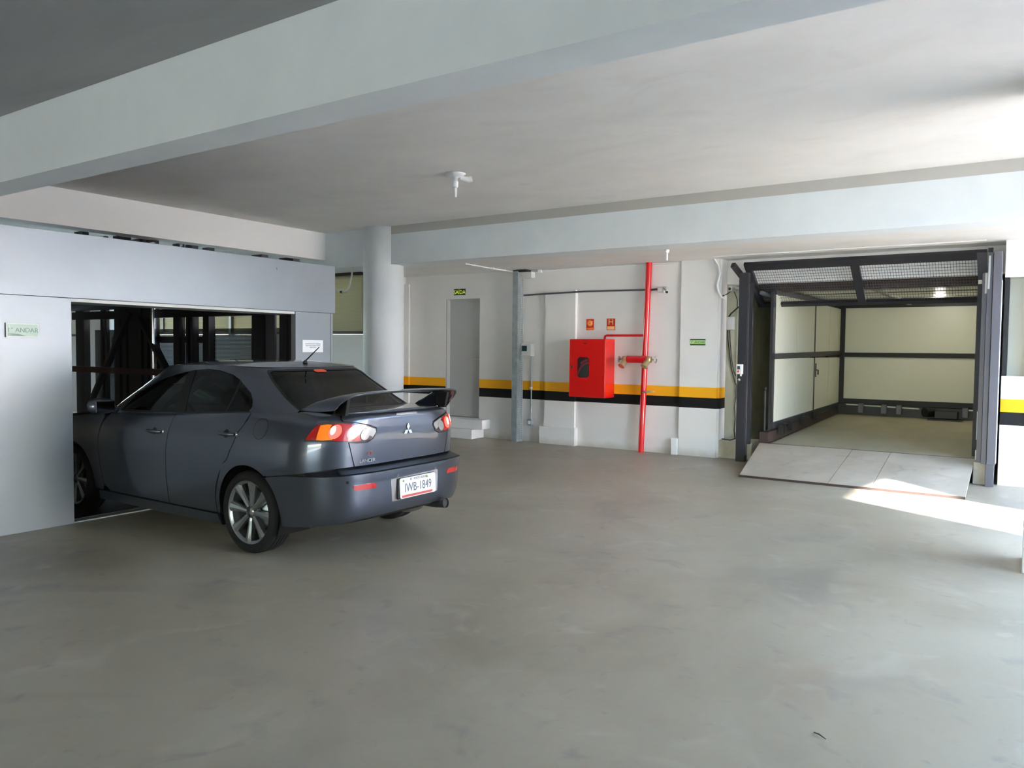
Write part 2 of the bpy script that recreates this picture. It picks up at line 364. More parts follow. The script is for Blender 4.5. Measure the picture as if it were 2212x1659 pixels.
def frosted(name, col, k=.85):
    m, N, L, b = new_mat(name); N.remove(b); t = N.new('ShaderNodeBsdfTranslucent'); t.inputs['Color'].default_value = (*col, 1)
    g = N.new('ShaderNodeBsdfDiffuse'); g.inputs['Color'].default_value = (*col, 1); x = N.new('ShaderNodeMixShader'); x.inputs['Fac'].default_value = 1 - k
    L.new(t.outputs[0], x.inputs[1]); L.new(g.outputs[0], x.inputs[2]); L.new(x.outputs[0], N['Material Output'].inputs['Surface']); return m
M['frost_sky'] = frosted('blue_fill_canopy', FC, .95); M['frost_blue'] = frosted('blue_fill_pane', FB); M['frost_warm'] = frosted('warm_fill_pane', FW)
M['louver'] = frosted('translucent_beige_louver', (.54, .52, .43), .45)
M['louver_back'] = frosted('louver_backing', (.62, .59, .49), .85)
struct(MB().box((CX, CY, 3.30), (RX, 11.5, 3.31)), 'fill_canopy', 'frost_sky')  # unseen translucent roof added to throw bluish light on the floor
struct(MB().box((CX, 2.88, 3.622), (RX + .2, CY, 3.9)).box((CX, 2.88, 3.30), (CX + .12, 9.55, 3.9)).box((CX, CY - .1, 3.30), (RX, CY, 3.9)), 'ceiling', 'ceiling')  # unseen fascia strips added here to keep sun off the back wall
w5 = struct(MB().box((RX + .05, WA0, .5), (RX + .06, WA1, 2.9)), 'fill_pane_1', 'frost_blue'); w6 = struct(MB().box((RX + .05, WB0, .25), (RX + .06, 11.2, 2.9)), 'fill_pane_2', 'frost_warm')  # unseen frosted panes added to brighten the room from the right
# left far space: louvered window band above a low wall
struct(MB().box((-19.6, 10.45, 0), (-10.36, 10.7, 1.87)).box((-19.6, 10.45, 1.87), (-18.1, 10.7, 3.04)), 'wall_back', 'white')
def louver(name, x0, x1, z0, z1, y):
    e = empty(name, (0, 0, 0)); e['kind'] = 'structure'
    f = MB(); f.box((x0, y - .03, z0), (x1, y + .05, z0 + .055)).box((x0, y - .03, z1 - .055), (x1, y + .05, z1))
    n = max(1, round((x1 - x0) / 1.1))
    for i in range(n + 1):
        x = x0 + (x1 - x0) * i / n; f.box((x - .022, y - .03, z0), (x + .022, y + .05, z1))
    f.build('window_frame', 'frame_dark', e)
    s = MB(); z = z0 + .055
    while z < z1 - .07:
        s.add([(x0, y - .005, z), (x1, y - .005, z), (x1, y + .03, z + .036), (x0, y + .03, z + .036), (x0, y - .005, z + .004), (x1, y - .005, z + .004), (x1, y + .035, z + .036), (x0, y + .035, z + .036)],
              [(0, 1, 2, 3), (4, 7, 6, 5), (0, 4, 5, 1)])
        z += .030
    s.build('louver_slats', 'louver', e)
    MB().box((x0, y + .04, z0), (x1, y + .05, z1)).build('louver_backing', 'louver_back', e)
    return e
louver('window_2', -14.30, -10.37, 1.875, 3.035, 10.50)
louver('window_3', -18.1, -14.36, 1.885, 3.035, 10.50)
struct(MB().box((-14.36, 10.45, 1.87), (-14.30, 10.7, 3.04)), 'wall_back', 'white')
# columns
struct(MB().lathe([(.0, 0), (.34, 0), (.34, 3.62), (0, 3.62)], (-9.14, 9.70, 0), seg=72), 'column', 'beam')
struct(MB().box((-.01, 6.76, 0), (.55, 7.3, 3.622), .01), 'column', 'white')

# door to the stairs with its threshold steps
d1 = empty('door_1', (-8.8, YW, .335)); d1['kind'] = 'structure'
def loc(o, p): return o
def child(mb, name, mat, parent, label=None, **k):
    """mesh authored in world coordinates, parented to an unrotated empty"""
    L = parent.matrix_world.copy() if False else None
    px = parent
    off = Vector((0, 0, 0))
    while px is not None: off += Vector(px.location); px = px.parent
    mb.v = [(a - off.x, b - off.y, c - off.z) for a, b, c in mb.v]
    return mb.build(name, mat, parent, label, **k)
child(MB().box((-9.17, YW + .10, .345), (-8.42, YW + .135, 2.52), .002), 'door_leaf', 'door_leaf', d1)
child(MB().box((-9.20, YW + .01, .335), (-9.165, YW + .16, 2.54)).box((-8.43, YW + .08, .335), (-8.40, YW + .16, 2.54)).box((-9.2, YW + .08, 2.52), (-8.4, YW + .16, 2.54)), 'door_frame', 'door_leaf', d1)
child(MB().tube([(-8.465, YW + .10, 1.44), (-8.465, YW + .055, 1.44), (-8.58, YW + .05, 1.435)], .010, 10).lathe([(0, 0), (.024, 0), (.024, .01), (0, .01)], (-8.465, YW + .088, 1.44), 'y', 20), 'door_handle', 'alu', d1)
st = empty('door_step', (-8.5, 11.2, 0), 0, 'low white two-tier concrete step below the grey door', 'step')
child(MB().box((-9.5, 11.20, .17), (-8.15, YW, .335), .006), 'step_upper', 'white', st)
child(MB().box((-9.7, 11.05, 0), (-8.27, 11.42, .17), .006), 'step_lower', 'white', st)

# ------------------------------------------------------------------ car elevator facade and machinery (left)
ef = empty('elevator_facade', (XE, 4.8, 0), 0, 'pale steel facade of the car elevator around the dark opening the car enters', 'elevator facade')
child(MB().box((XE, -.3, 2.032), (XE - .10, 6.71, 2.608), .003), 'header_panel', 'panel_steel', ef)
child(MB().box((XE - .012, -.3, 0), (XE - .09, 3.563, 2.03), .002), 'side_panel', 'panel_steel', ef)
child(MB().box((XE - .012, 6.104, 0), (XE - .09, 6.64, 2.03), .002), 'side_panel', 'panel_steel', ef)
child(MB().box((XE - .02, 6.64, 0), (XE - .06, 6.655, 2.03)), 'edge_strip', 'dark_steel', ef)
child(MB().box((XE - .03, 6.655, 0), (XE - .20, 6.70, 2.03)), 'edge_post', 'panel_steel', ef)
child(MB().box((XE - .03, 3.563, 2.0), (XE - .45, 6.104, 2.03)), 'header_lip', 'plastic_grey', ef)
child(MB().box((XE - .09, 3.40, 0), (XE - .25, 3.50, 2.03)), 'jamb_post', 'dark_steel', ef)
child(MB().lathe([(0, 0), (.012, 0), (.009, .006), (0, .008)], (XE + .001, 5.83, 2.50), 'x', 12), 'screw', 'alu', ef)
child(MB().box((XE - .02, 3.56, .001), (XE - .14, 6.11, .012)), 'threshold', 'galv', ef)

em = empty('elevator_machinery', (-10.2, 6.5, 0), 0, 'dark steel posts, braces and piston of the car elevator inside its shaft', 'elevator machinery')
def post(x0, x1, z0=0., z1=None, d=.10, mat='dark_steel', name='post', y=6.5):
    z1 = z1 or 1.609 + .1445 * abs(x1)
    return child(MB().box((x0, y - d / 2, z0), (x1, y + d / 2, z1)), name, mat, em)
for a, b in ((-12.80, -12.55), (-11.66, -11.52), (-11.45, -11.34), (-10.87, -10.775), (-10.70, -10.61), (-10.12, -9.985), (-9.82, -9.77), (-9.72, -9.667), (-9.43, -9.30), (-8.39, -8.185), (-7.85, -7.715), (-7.655, -7.59)):
    post(a, b)
post(-11.215, -10.885, d=.16, name='main_post')
for x, z in ((-12.10, 3.3), (-11.98, 3.3)): post(x, x + .05, 0, z, .05)
# braces of the A frame
child(MB().beam((-11.12, 6.42, 2.10), (-11.86, 6.42, 1.27), .05, .10, (0, 1, 0)).beam((-11.86, 6.42, 1.27), (-12.35, 6.42, .66), .05, .08, (0, 1, 0)), 'brace', 'dark_steel', em)
child(MB().beam((-10.90, 6.42, 2.03), (-10.25, 6.42, 1.28), .05, .10, (0, 1, 0)), 'brace', 'dark_steel', em)
child(MB().box((-12.9, 6.44, 2.02), (-7.6, 6.56, 2.14)), 'top_beam', 'dark_steel', em)
child(MB().box((-11.9, 6.53, 1.66), (-9.4, 6.58, 1.75)), 'cross_beam', 'dark_steel', em)
child(MB().beam((-13.2, 6.30, 1.24), (-9.9, 6.30, 1.24), .06, .09), 'guard_rail', 'brown_steel', em)
child(MB().box((-12.9, 3.2, 2.16), (-7.3, 6.44, 2.20)), 'cabin_roof', 'brown_steel', em)
child(MB().tube([(-10.56, 6.42, .9), (-10.56, 6.42, 3.10)], .036, 16), 'hydraulic_piston', 'chrome', em)
child(MB().tube([(-10.56, 6.42, 0), (-10.56, 6.42, .9)], .06, 16), 'hydraulic_cylinder', 'dark_steel', em)
child(MB().tube([(-9.9, 6.44, 2.2), (-9.9, 6.44, 3.03)], .02, 10), 'guide_rod', 'chrome', em)
child(MB().box((-13.0, 3.55, .002), (-7.25, 6.15, .02)), 'deck_plate', 'dark_steel', em)
child(MB().box((-12.95, 3.3, 0), (-12.9, 6.4, 2.1)), 'end_panel', 'brown_steel', em)
for y in (3.9, 4.5, 5.1, 5.7): child(MB().box((-12.90, y, 0), (-12.86, y + .06, 2.1)), 'end_stud', 'dark_steel', em)
M['screen'] = mesh_screen('elevator_wire_mesh', (.05, .05, .045), .018, .5, ('X', 'Z'))
child(MB().box((-12.5, 6.60, 0), (-7.7, 6.604, 1.86)), 'wire_mesh', 'screen', em)
child(MB().box((-8.18, 6.5, .9), (-8.0, 6.53, 2.02)), 'grey_panel', 'grey_steel', em)

# signs on the facade
sg = empty('floor_sign', (XE, 3.15, 1.73), 0, 'pale mint acrylic floor sign on the steel panel left of the car', 'sign')
child(MB().box((XE, 3.022, 1.672), (XE + .004, 3.285, 1.795), .001), 'sign_plate', 'sign_pale', sg)
child(MB().box((XE + .004, 3.035, 1.683), (XE + .005, 3.272, 1.783)), 'sign_print', 'sign_mint', sg)
child(MB().prism([(3.036, 1.684), (3.185, 1.684), (3.15, 1.692), (3.11, 1.703), (3.036, 1.706)], XE + .005, XE + .0058, 'x'), 'sign_swoosh', 'sign_teal', sg)
t = MB(); text_mesh(t, '1° ANDAR', .053, (XE + .0055, 3.153, 1.732), (0, 1, 0), (0, 0, 1)); child(t, 'sign_lettering', 'sign_teal', sg)
pn = empty('paper_notice', (XE, 6.36, 1.62), 0, 'white printed paper notice taped beside the elevator opening', 'notice')
child(MB().box((XE - .011, 6.206, 1.556), (XE - .0095, 6.522, 1.70)), 'paper_sheet', 'paper', pn)
t = MB()
for i, s_ in enumerate(('ELEVADOR DE CARROS', 'USO EXCLUSIVO PARA', 'VEÍCULOS')): text_mesh(t, s_, .022, (XE - .0095, 6.364, 1.655 - i * .022), (0, 1, 0), (0, 0, 1))
child(t, 'notice_lettering', 'ink', pn)

# white plastic pipe end hanging in front of the louvers
pp = MB().tube([(-9.80, 9.62, 3.0), (-9.81, 9.62, 2.86), (-9.86, 9.62, 2.70), (-9.90, 9.62, 2.62), (-9.96, 9.62, 2.59), (-10.05, 9.62, 2.585)], .017, 12)
pp.tube([(-10.08, 9.62, 2.59), (-10.2, 9.62, 2.625)], .017, 12)
q = empty('hanging_pipe', (-9.9, 9.62, 3.0), 0, 'curved white plastic pipe hanging before the louvers by the round column', 'pipe'); child(pp, 'pipe', 'pvc', q)
child(MB().tube([(-10.04, 9.62, 2.584), (-10.09, 9.62, 2.592)], .021, 12), 'coupling', 'cable', q)

# ------------------------------------------------------------------ ceiling fittings
def lamp_holder(x, y, z, dx, label, arm=True):
    e = empty('ceiling_lamp', (x, y, z), 0, label, 'ceiling lamp')
    child(MB().lathe([(0, 0), (.12, 0), (.118, -.012), (.07, -.035), (.03, -.05), (.028, -.085), (0, -.085)], (x, y, z), seg=36), 'lamp_base', 'pvc', e)
    child(MB().lathe([(0, -.08), (.030, -.085), (.036, -.10), (.034, -.15), (.022, -.165), (0, -.165)], (x, y, z), seg=24), 'lamp_socket', 'pvc', e)
    child(MB().tube([(x, y, z - .16), (x + .004, y, z - .27)], .017, 12, r2=.014), 'fluorescent_tube', 'pvc', e)
    if arm: child(MB().tube([(x + .05, y + .03, z - .05), (x + .13, y + .09, z - .07), (x + .16, y + .11, z - .06)], [.02, .038, .033], 14), 'sensor_head', 'pvc', e)
    return e
lamp_holder(-5.56, 7.08, 3.622, 1, 'white porcelain lamp holder with bare socket on the high ceiling')
e = empty('ceiling_lamp', (-4.19, 9.8, 3.0), 0, 'small white bare lamp socket under the low ceiling above the red pipe', 'ceiling lamp')
child(MB().lathe([(0, 0), (.035, 0), (.03, -.04), (.018, -.05), (0, -.05)], (-4.19, 10.02, 3.0), seg=20), 'lamp_socket', 'pvc', e)
child(MB().tube([(-4.19, 10.02, 2.95), (-4.19, 10.02, 2.85)], .016, 12), 'fluorescent_tube', 'pvc', e)
cp = empty('ceiling_conduit', (-7.7, 10.5, 3.0), 0, 'white plastic conduit crossing the low ceiling to the cable channel', 'conduit')
child(MB().tube([(-7.62, 9.97, 2.985), (-7.64, 10.6, 2.98), (-7.62, 11.20, 2.978), (-7.55, 11.38, 2.965), (-7.35, 11.422, 2.975), (-4.6, 11.424, 2.982)], .012, 10), 'conduit_pipe', 'pvc', cp)
for y in (10.2, 10.75, 11.1): child(MB().box((-7.665, y, 2.965), (-7.61, y + .02, 3.0)), 'pipe_clip', 'pvc', cp)
child(MB().box((-7.12, 11.38, 2.94), (-7.06, 11.44, 2.99)), 'junction', 'pvc', cp)

# ------------------------------------------------------------------ services on the back wall
tr = empty('cable_channel', (-7.46, 11.38, 0), 0, 'tall galvanized slotted cable channel between the door and the red cabinet', 'cable channel')
ch = MB().box((-7.545, 11.24, 0), (-7.435, 11.36, 2.97)); child(ch, 'channel_body', 'galv', tr)
sl = MB().box((-7.434, 11.355, 0), (-7.392, 11.36, 2.97))
child(sl, 'slotted_side', 'plastic_grey', tr)
hs = MB()
for i in range(84): hs.box((-7.426, 11.352, .05 + i * .034), (-7.400, 11.3545, .066 + i * .034))
child(hs, 'slots', 'galv', tr)
child(MB().box((-7.44, 11.30, 2.85), (-7.20, 11.42, 2.955), .004), 'junction_box', 'plastic_grey', tr)
child(MB().box((-7.545, 11.25, 2.955), (-7.28, 11.42, 2.99)), 'black_cable_bundle', 'cable', tr)
cb = empty('control_box', (-7.33, 11.42, 1.62), 0, 'small pale control box with dark display beside the cable channel', 'control box')
child(MB().box((-7.385, 11.30, 1.50), (-7.19, 11.42, 1.72), .008), 'box_body', 'plastic_grey', cb)
child(MB().box((-7.375, 11.293, 1.585), (-7.275, 11.301, 1.68), .002), 'display', 'led', cb)
vc = empty('wall_conduit', (-7.26, 11.42, .95), 0, 'thin vertical grey conduit below the control box, ending in a socket', 'conduit')
child(MB().tube([(-7.25, 11.42, 1.50), (-7.255, 11.42, .40)], .013, 10), 'conduit_pipe', 'galv', vc)
child(MB().box((-7.275, 11.40, .93), (-7.235, 11.43, .96)), 'pipe_clip', 'pvc', vc)
child(MB().box((-7.315, 11.37, .29), (-7.205, YW, .405), .02), 'socket_box', 'galv', vc)
child(MB().box((-7.285, 11.364, .31), (-7.235, 11.371, .37), .003), 'socket_face', 'paper', vc)
hc = empty('wall_conduit', (-6.1, 11.40, 2.58), 0, 'long dark horizontal conduit running behind the red pipe to a junction box', 'conduit')
child(MB().tube([(-7.39, 11.36, 2.56), (-6.2, 11.36, 2.585), (-5.0, 11.38, 2.575), (-4.9, 11.38, 2.58)], .015, 10), 'conduit_pipe', 'grey_steel', hc)
child(MB().box((-4.89, 11.33, 2.52), (-4.78, 11.42, 2.61), .008), 'junction_box', 'plastic_grey', hc)
child(MB().box((-4.87, 11.322, 2.535), (-4.80, 11.331, 2.595), .002), 'box_cover', 'paper', hc)
sc = empty('security_camera', (-4.72, 11.36, 2.55), 0, 'small grey security camera at the end of the dark conduit', 'camera')
child(MB().tube([(-4.78, 11.37, 2.585), (-4.72, 11.33, 2.58)], .012, 8), 'mount_arm', 'plastic_grey', sc)
child(MB().tube([(-4.75, 11.33, 2.59), (-4.69, 11.24, 2.52)], .028, 14), 'camera_body', 'plastic_grey', sc)
child(MB().tube([(-4.691, 11.242, 2.521), (-4.686, 11.233, 2.515)], .019, 12), 'lens', 'black', sc)

# exit sign
es = empty('exit_sign', (-8.85, YW, 2.67), 0, 'small black and green SAÍDA exit sign above the grey door', 'sign')
child(MB().box((-8.99, YW - .016, 2.612), (-8.725, YW - .008, 2.728)), 'sign_plate', 'sign_black', es)
t = MB(); text_mesh(t, 'SAÍDA', .105, (-8.858, YW - .0165, 2.664), (1, 0, 0), (0, 0, 1), squash=.92); child(t, 'sign_lettering', 'sign_lime', es)

# hose cabinet
hb = empty('hose_cabinet', (-6.05, 11.40, .84), 0, 'red wall-mounted fire hose cabinet with an oval window', 'fire cabinet')
child(MB().box((-6.33, 11.13, .845), (-5.66, YW, 1.795), .006), 'cabinet_body', 'red', hb)
dr = child(MB().box((-6.325, 11.116, .855), (-5.67, 11.13, 1.785), .004), 'cabinet_door', 'red', hb)
def rrect(x0, x1, z0, z1, r, n=6):
    P = []
    for cx, cz, a in ((x1 - r, z0 + r, -PI / 2), (x1 - r, z1 - r, 0), (x0 + r, z1 - r, PI / 2), (x0 + r, z0 + r, PI)):
        for i in range(n + 1): P.append((cx + r * math.cos(a + PI / 2 * i / n), cz + r * math.sin(a + PI / 2 * i / n)))
    return P
win = child(MB().prism(rrect(-6.165, -5.955, 1.165, 1.50, .05), 11.112, 11.1165), 'cabinet_window', 'bezel', dr)
M['cab_glass'] = plain('cabinet_window_glass', (.05, .055, .05), .12)
M['hose_red'] = plain('red_hose', (.20, .012, .025), .6)
child(MB().prism(rrect(-6.115, -5.97, 1.18, 1.44, .045), 11.110, 11.1125), 'window_pane', 'cab_glass', dr)
def arc_band(cx, cz, r0, r1, a0, a1, y0, y1, n=16):
    P = [(cx + r1 * math.cos(a0 + (a1 - a0) * i / n), cz + r1 * math.sin(a0 + (a1 - a0) * i / n)) for i in range(n + 1)]
    P += [(cx + r0 * math.cos(a1 + (a0 - a1) * i / n), cz + r0 * math.sin(a1 + (a0 - a1) * i / n)) for i in range(n + 1)]
    m = MB(); k = n + 1
    V = [(p[0], y0, p[1]) for p in P] + [(p[0], y1, p[1]) for p in P]; N2 = len(P); Fc = []
    for i in range(n): Fc.append((i, i + 1, N2 - 2 - i, N2 - 1 - i)); 
    for i in range(N2): Fc.append((i, i + N2, (i + 1) % N2 + N2, (i + 1) % N2))
    return m.add(V, Fc)
child(arc_band(-5.94, 1.20, .195, .225, PI * .52, PI * .99, 11.108, 11.110), 'hose_loop', 'hose_red', dr)
child(arc_band(-5.94, 1.20, .245, .27, PI * .54, PI * .72, 11.108, 11.110), 'hose_loop', 'hose_red', dr)
child(MB().lathe([(0, 0), (.022, 0), (.018, -.012), (0, -.014)], (-6.275, 11.116, 1.335), 'y', 18), 'lock', 'bezel', dr)
child(MB().box((-6.07, 11.113, 1.715), (-6.0, 11.1165, 1.725)), 'vent_slot', 'bezel', dr)

# standpipe with valves
rp = empty('fire_pipe', (-5.11, 11.38, 0), 0, 'tall red vertical fire water pipe running from floor to ceiling', 'fire pipe')
child(MB().tube([(-5.12, 11.335, 0), (-5.08, 11.345, 1.45), (-5.045, 11.36, 3.0)], .047, 24), 'riser_pipe', 'red_pipe', rp)
child(MB().tube([(-5.1, 11.35, 1.855), (-5.76, 11.35, 1.855), (-5.79, 11.35, 1.848), (-5.80, 11.35, 1.79)], .019, 12), 'branch_pipe', 'red_pipe', rp)
child(MB().tube([(-5.335, 11.24, 1.475), (-5.0, 11.24, 1.475)], .058, 20), 'valve_header', 'red_pipe', rp)
for s_, x in ((-1, -5.365), (1, -4.975)):
    vl = child(MB().lathe([(0, -.045), (.05, -.045), (.055, 0), (.05, .045), (0, .045)], (x, 11.24, 1.475), 'x', 20)
               .tube([(x, 11.24, 1.47), (x - .02, 11.17, 1.40), (x - .03, 11.14, 1.365)], [.045, .045, .055], 16), 'hydrant_valve', 'brass', rp)
    child(MB().tube([(x + s_ * .045, 11.24, 1.475), (x + s_ * .115, 11.24, 1.475)], .009, 8), 'valve_stem', 'brass', vl)
    child(MB().lathe([(.020, -.006), (.052, -.006), (.056, 0), (.052, .006), (.020, .006)], (x + s_ * .12, 11.24, 1.475), 'x', 24), 'handwheel', 'alu', vl)
child(MB().tube([(-5.09, 11.30, .95), (-5.03, 11.29, .965), (-4.97, 11.31, .972)], .013, 8).tube([(-4.97, 11.31, .972), (-4.95, 11.43, .972)], .010, 8), 'pipe_clamp', 'alu', rp)

# fire signs
s1 = empty('fire_sign', (-6.12, YW, 2.04), 0, 'small red and orange fire sign with a round hose symbol, left of the H sign', 'sign')
child(MB().box((-6.19, YW - .005, 1.95), (-6.05, YW, 2.133)), 'sign_plate', 'sign_red', s1)
child(MB().lathe([(0, -.007), (.052, -.007), (.052, -.004), (0, -.004)], (-6.125, YW, 2.06), 'y', 28), 'sign_symbol', 'sign_orange', s1)
child(MB().lathe([(.020, -.0078), (.029, -.0078)], (-6.125, YW, 2.06), 'y', 28).box((-6.10, YW - .008, 2.085), (-6.068, YW - .007, 2.096)), 'symbol_hose', 'sign_cream', s1)
child(MB().box((-6.182, YW - .007, 1.957), (-6.058, YW - .005, 1.988)), 'sign_caption', 'sign_orange', s1)
s2 = empty('fire_sign', (-5.735, YW, 2.04), 0, 'small red and yellow hydrant sign with a letter H above the cabinet', 'sign')
child(MB().box((-5.81, YW - .005, 1.948), (-5.66, YW, 2.135)), 'sign_plate', 'sign_red', s2)
t = MB(); text_mesh(t, 'H', .135, (-5.735, YW - .0055, 2.075), (1, 0, 0), (0, 0, 1), .0015, squash=1.05); child(t, 'sign_lettering', 'sign_cream', s2)
child(MB().box((-5.80, YW - .007, 1.955), (-5.67, YW - .005, 2.008)), 'sign_caption', 'sign_cream', s2)
s3 = empty('floor_sign', (-4.24, 11.40, 1.75), 0, 'small green floor sign with dark borders on the white pilaster beside the lift', 'sign')
child(MB().box((-4.357, 11.394, 1.703), (-4.117, 11.40, 1.80)), 'sign_plate', 'sign_dark_green', s3)
child(MB().box((-4.357, 11.3925, 1.722), (-4.117, 11.394, 1.781)), 'sign_print', 'sign_green', s3)
t = MB(); text_mesh(t, '1° ANDAR', .048, (-4.237, 11.392, 1.750), (1, 0, 0), (0, 0, 1)); child(t, 'sign_lettering', 'sign_dark_green', s3)
# ------------------------------------------------------------------ vehicle lift on the right
lf = empty('vehicle_lift', (-1.9, 11.4, 0), 0, 'dark steel frame and cream panelled cage of the open vehicle lift', 'vehicle lift')
tz = lambda y: (y - 11.4) * .026
# guide posts
child(MB().box((-3.575, 11.25, 0), (-3.445, 11.37, 2.76), .004), 'front_post', 'dark_steel', lf)
child(MB().box((-3.44, 11.30, .26), (-3.385, 11.36, 2.62)), 'guide_channel', 'dark_steel', lf)
child(MB().box((-3.442, 11.285, .1), (-3.434, 11.30, 2.6)), 'guide_edge', 'grey_steel', lf)
pr = child(MB().box((-.425, 10.99, 0), (-.335, 11.08, .28), .004).box((-.415, 10.98, .27), (-.325, 11.10, 2.85), .004), 'front_post', 'grey_steel', lf)
child(MB().box((-.475, 11.02, .27), (-.42, 11.14, 2.84), .003), 'guide_channel', 'grey_steel', lf)
child(MB().box((-.53, 11.10, .28), (-.48, 11.24, 2.60), .002), 'guide_channel', 'grey_steel', lf)
child(MB().box((-.325, 11.0, .29), (-.318, 11.09, 2.5)), 'guide_edge', 'plastic_grey', lf)
child(MB().box((-.478, 11.02, 2.845), (-.425, 11.06, 2.895)), 'post_cap', 'black', lf)
child(MB().box((-.50, 11.06, 2.35), (-.46, 11.10, 2.60)).tube([(-.46, 11.03, 2.4), (-.455, 11.03, 2.8)], .016, 10), 'latch', 'plastic_grey', lf)
child(MB().box((-.545, 11.16, .30), (-.52, 11.26, .42)).box((-.54, 11.16, .55), (-.525, 11.2, .9)), 'latch', 'galv', lf)
# up and over mesh gate
gt = empty('lift_gate', (-2.0, 11.3, 2.9), 0, 'raised tilted dark steel mesh gate above the lift entrance', 'gate')
def gp(x, s, off=0.):   # s: 0 top edge, 1 bottom edge
    p = Vector((x, 11.30 + .80 * s, 2.895 - .575 * s)); n = Vector((0, -.575, -.80)).normalized(); return p + n * off
def gbar(x0, x1, s0, s1, th=.05, name='gate_bar'):
    V = []
    for off in (-th / 2, th / 2):
        V += [gp(x0, s0, off), gp(x1, s0, off), gp(x1, s1, off), gp(x0, s1, off)]
    return MB().add(V, [(0, 3, 2, 1), (4, 5, 6, 7), (0, 1, 5, 4), (1, 2, 6, 5), (2, 3, 7, 6), (3, 0, 4, 7)])
child(gbar(-3.53, -.50, 0, .14), 'top_rail', 'dark_steel', gt)
child(gbar(-3.53, -.50, .93, 1.0), 'bottom_rail', 'dark_steel', gt)
child(gbar(-3.53, -3.44, 0, 1.0, .052), 'side_rail', 'dark_steel', gt)
child(gbar(-.61, -.50, 0, 1.0, .052), 'side_rail', 'grey_steel', gt)
child(gbar(-2.10, -1.99, 0, 1.0, .054), 'middle_bar', 'dark_steel', gt)
M['gate_mesh'] = mesh_screen('gate_wire_mesh', (.12, .115, .12), .034, .15, ('X', 'Z'))
child(MB().add([gp(-3.5, .05), gp(-.55, .05), gp(-.55, .96), gp(-3.5, .96)], [(0, 1, 2, 3)]), 'wire_mesh', 'gate_mesh', gt, recalc=False)
child(MB().beam((-3.64, 11.15, 2.87), (-3.44, 11.98, 2.36), .06, .07), 'swing_arm', 'dark_steel', gt)
child(MB().tube([(-3.40, 11.75, 2.50), (-3.25, 12.1, 2.44)], .03, 12), 'gas_strut', 'galv', gt)
# cage
Yc0, Yc1, XL, XRr = 11.72, 16.55, -3.2, -.62
def frame_side(x, y0, y1, z0a, z0b, w=.09):
    return MB().add([(x + dx, y, z + tz(y) * .5) for y in (y0, y1) for dx in (0, .05) for z in (z0a, z0b)],
                    [(0, 1, 3, 2), (4, 6, 7, 5), (0, 4, 5, 1), (2, 3, 7, 6), (1, 5, 7, 3), (0, 2, 6, 4)])
child(MB().box((XL - .035, Yc0 - .03, .42), (XL + .005, Yc0 + .16, 2.50)), 'cage_post', 'dark_steel', lf)
child(MB().box((XL - .03, Yc1 - .06, .50), (XL + .10, Yc1 + .04, 2.60)), 'cage_post', 'black', lf)
child(MB().box((XRr - .02, Yc1 - .06, .50), (XRr + .06, Yc1 + .04, 2.60)), 'cage_post', 'black', lf)
child(MB().box((XRr + .02, 11.5, .30), (XRr + .08, 11.62, 2.5)), 'cage_post', 'black', lf)
child(frame_side(XL - .01, Yc0, Yc1, .46, .56), 'side_bottom_rail', 'dark_steel', lf)
child(frame_side(XL - .01, Yc0, Yc1, 1.50, 1.585), 'side_middle_rail', 'dark_steel', lf)
child(frame_side(XL - .01, Yc0, Yc1, 2.46, 2.53), 'side_top_rail', 'dark_steel', lf)
jy = [Yc0 + .1, 13.10, 14.33, 15.5, Yc1 - .03]
for i in range(4):
    for z0, z1 in ((.55, 1.52), (1.575, 2.48)):
        child(MB().box((XL - .03, jy[i] + .008, z0), (XL + .015, jy[i + 1] - .008, z1)), 'side_panel', 'sandwich', lf)
child(MB().box((XL - .04, 14.30, .5), (XL + .022, 14.36, 2.5)), 'side_stud', 'dark_steel', lf)
for y in (13.08, 15.48): child(MB().box((XL - .04, y, .5), (XL + .0, y + .04, 2.5)), 'panel_joint', 'seam', lf)
child(MB().box((XL + .015, 14.41, 1.18), (XL + .03, 14.47, 1.42)).tube([(XL + .02, 14.44, 1.30), (XL + .06, 14.44, 1.30), (XL + .06, 14.44, 1.22)], .012, 8), 'door_lock', 'bezel', lf)
for z0, z1 in ((.70, 1.53), (1.62, 2.50)):
    child(MB().box((XL + .08, Yc1 - .02, z0), (XRr, Yc1 + .02, z1)), 'rear_panel', 'sandwich', lf)
child(MB().box((XL, Yc1 - .05, 1.53), (XRr + .02, Yc1, 1.62)), 'rear_middle_rail', 'black', lf)
child(MB().box((XL, Yc1 - .05, .60), (XRr + .02, Yc1, .705)), 'rear_bottom_rail', 'black', lf)
child(MB().box((XL, Yc1 - .05, 2.495), (XRr + .02, Yc1, 2.56)), 'rear_top_rail', 'black', lf)
child(MB().box((XRr + .02, 11.6, .40), (XRr + .06, Yc1, 2.56)), 'side_panel', 'sandwich', lf)
child(MB().box((XL - .02, 12.1, 2.58), (XRr + .05, Yc1, 2.62)), 'cage_roof', 'sandwich', lf)
for y in (13.6, 15.0): child(MB().box((XL, y, 2.572), (XRr, y + .012, 2.581)), 'roof_joint', 'seam', lf)
child(MB().beam((-1.96, 12.1, 2.56), (-1.96, 16.5, 2.56), .07, .05), 'roof_purlin', 'ramp', lf)
child(MB().box((-3.5, 11.95, 2.52), (-.5, 12.08, 2.72)), 'front_top_beam', 'brown_steel', lf)
child(MB().box((-3.42, 11.86, 2.50), (-3.20, 12.0, 2.62)), 'beam_bracket', 'dark_steel', lf)
child(MB().beam((-3.22, 11.42, .355), (-3.22, 16.6, .355 + tz(16.6)), .12, .16), 'deck_side_beam', 'brown_steel', lf)
child(MB().beam((-.50, 11.42, .355), (-.50, 16.6, .355 + tz(16.6)), .10, .14), 'deck_side_beam', 'brown_steel', lf)
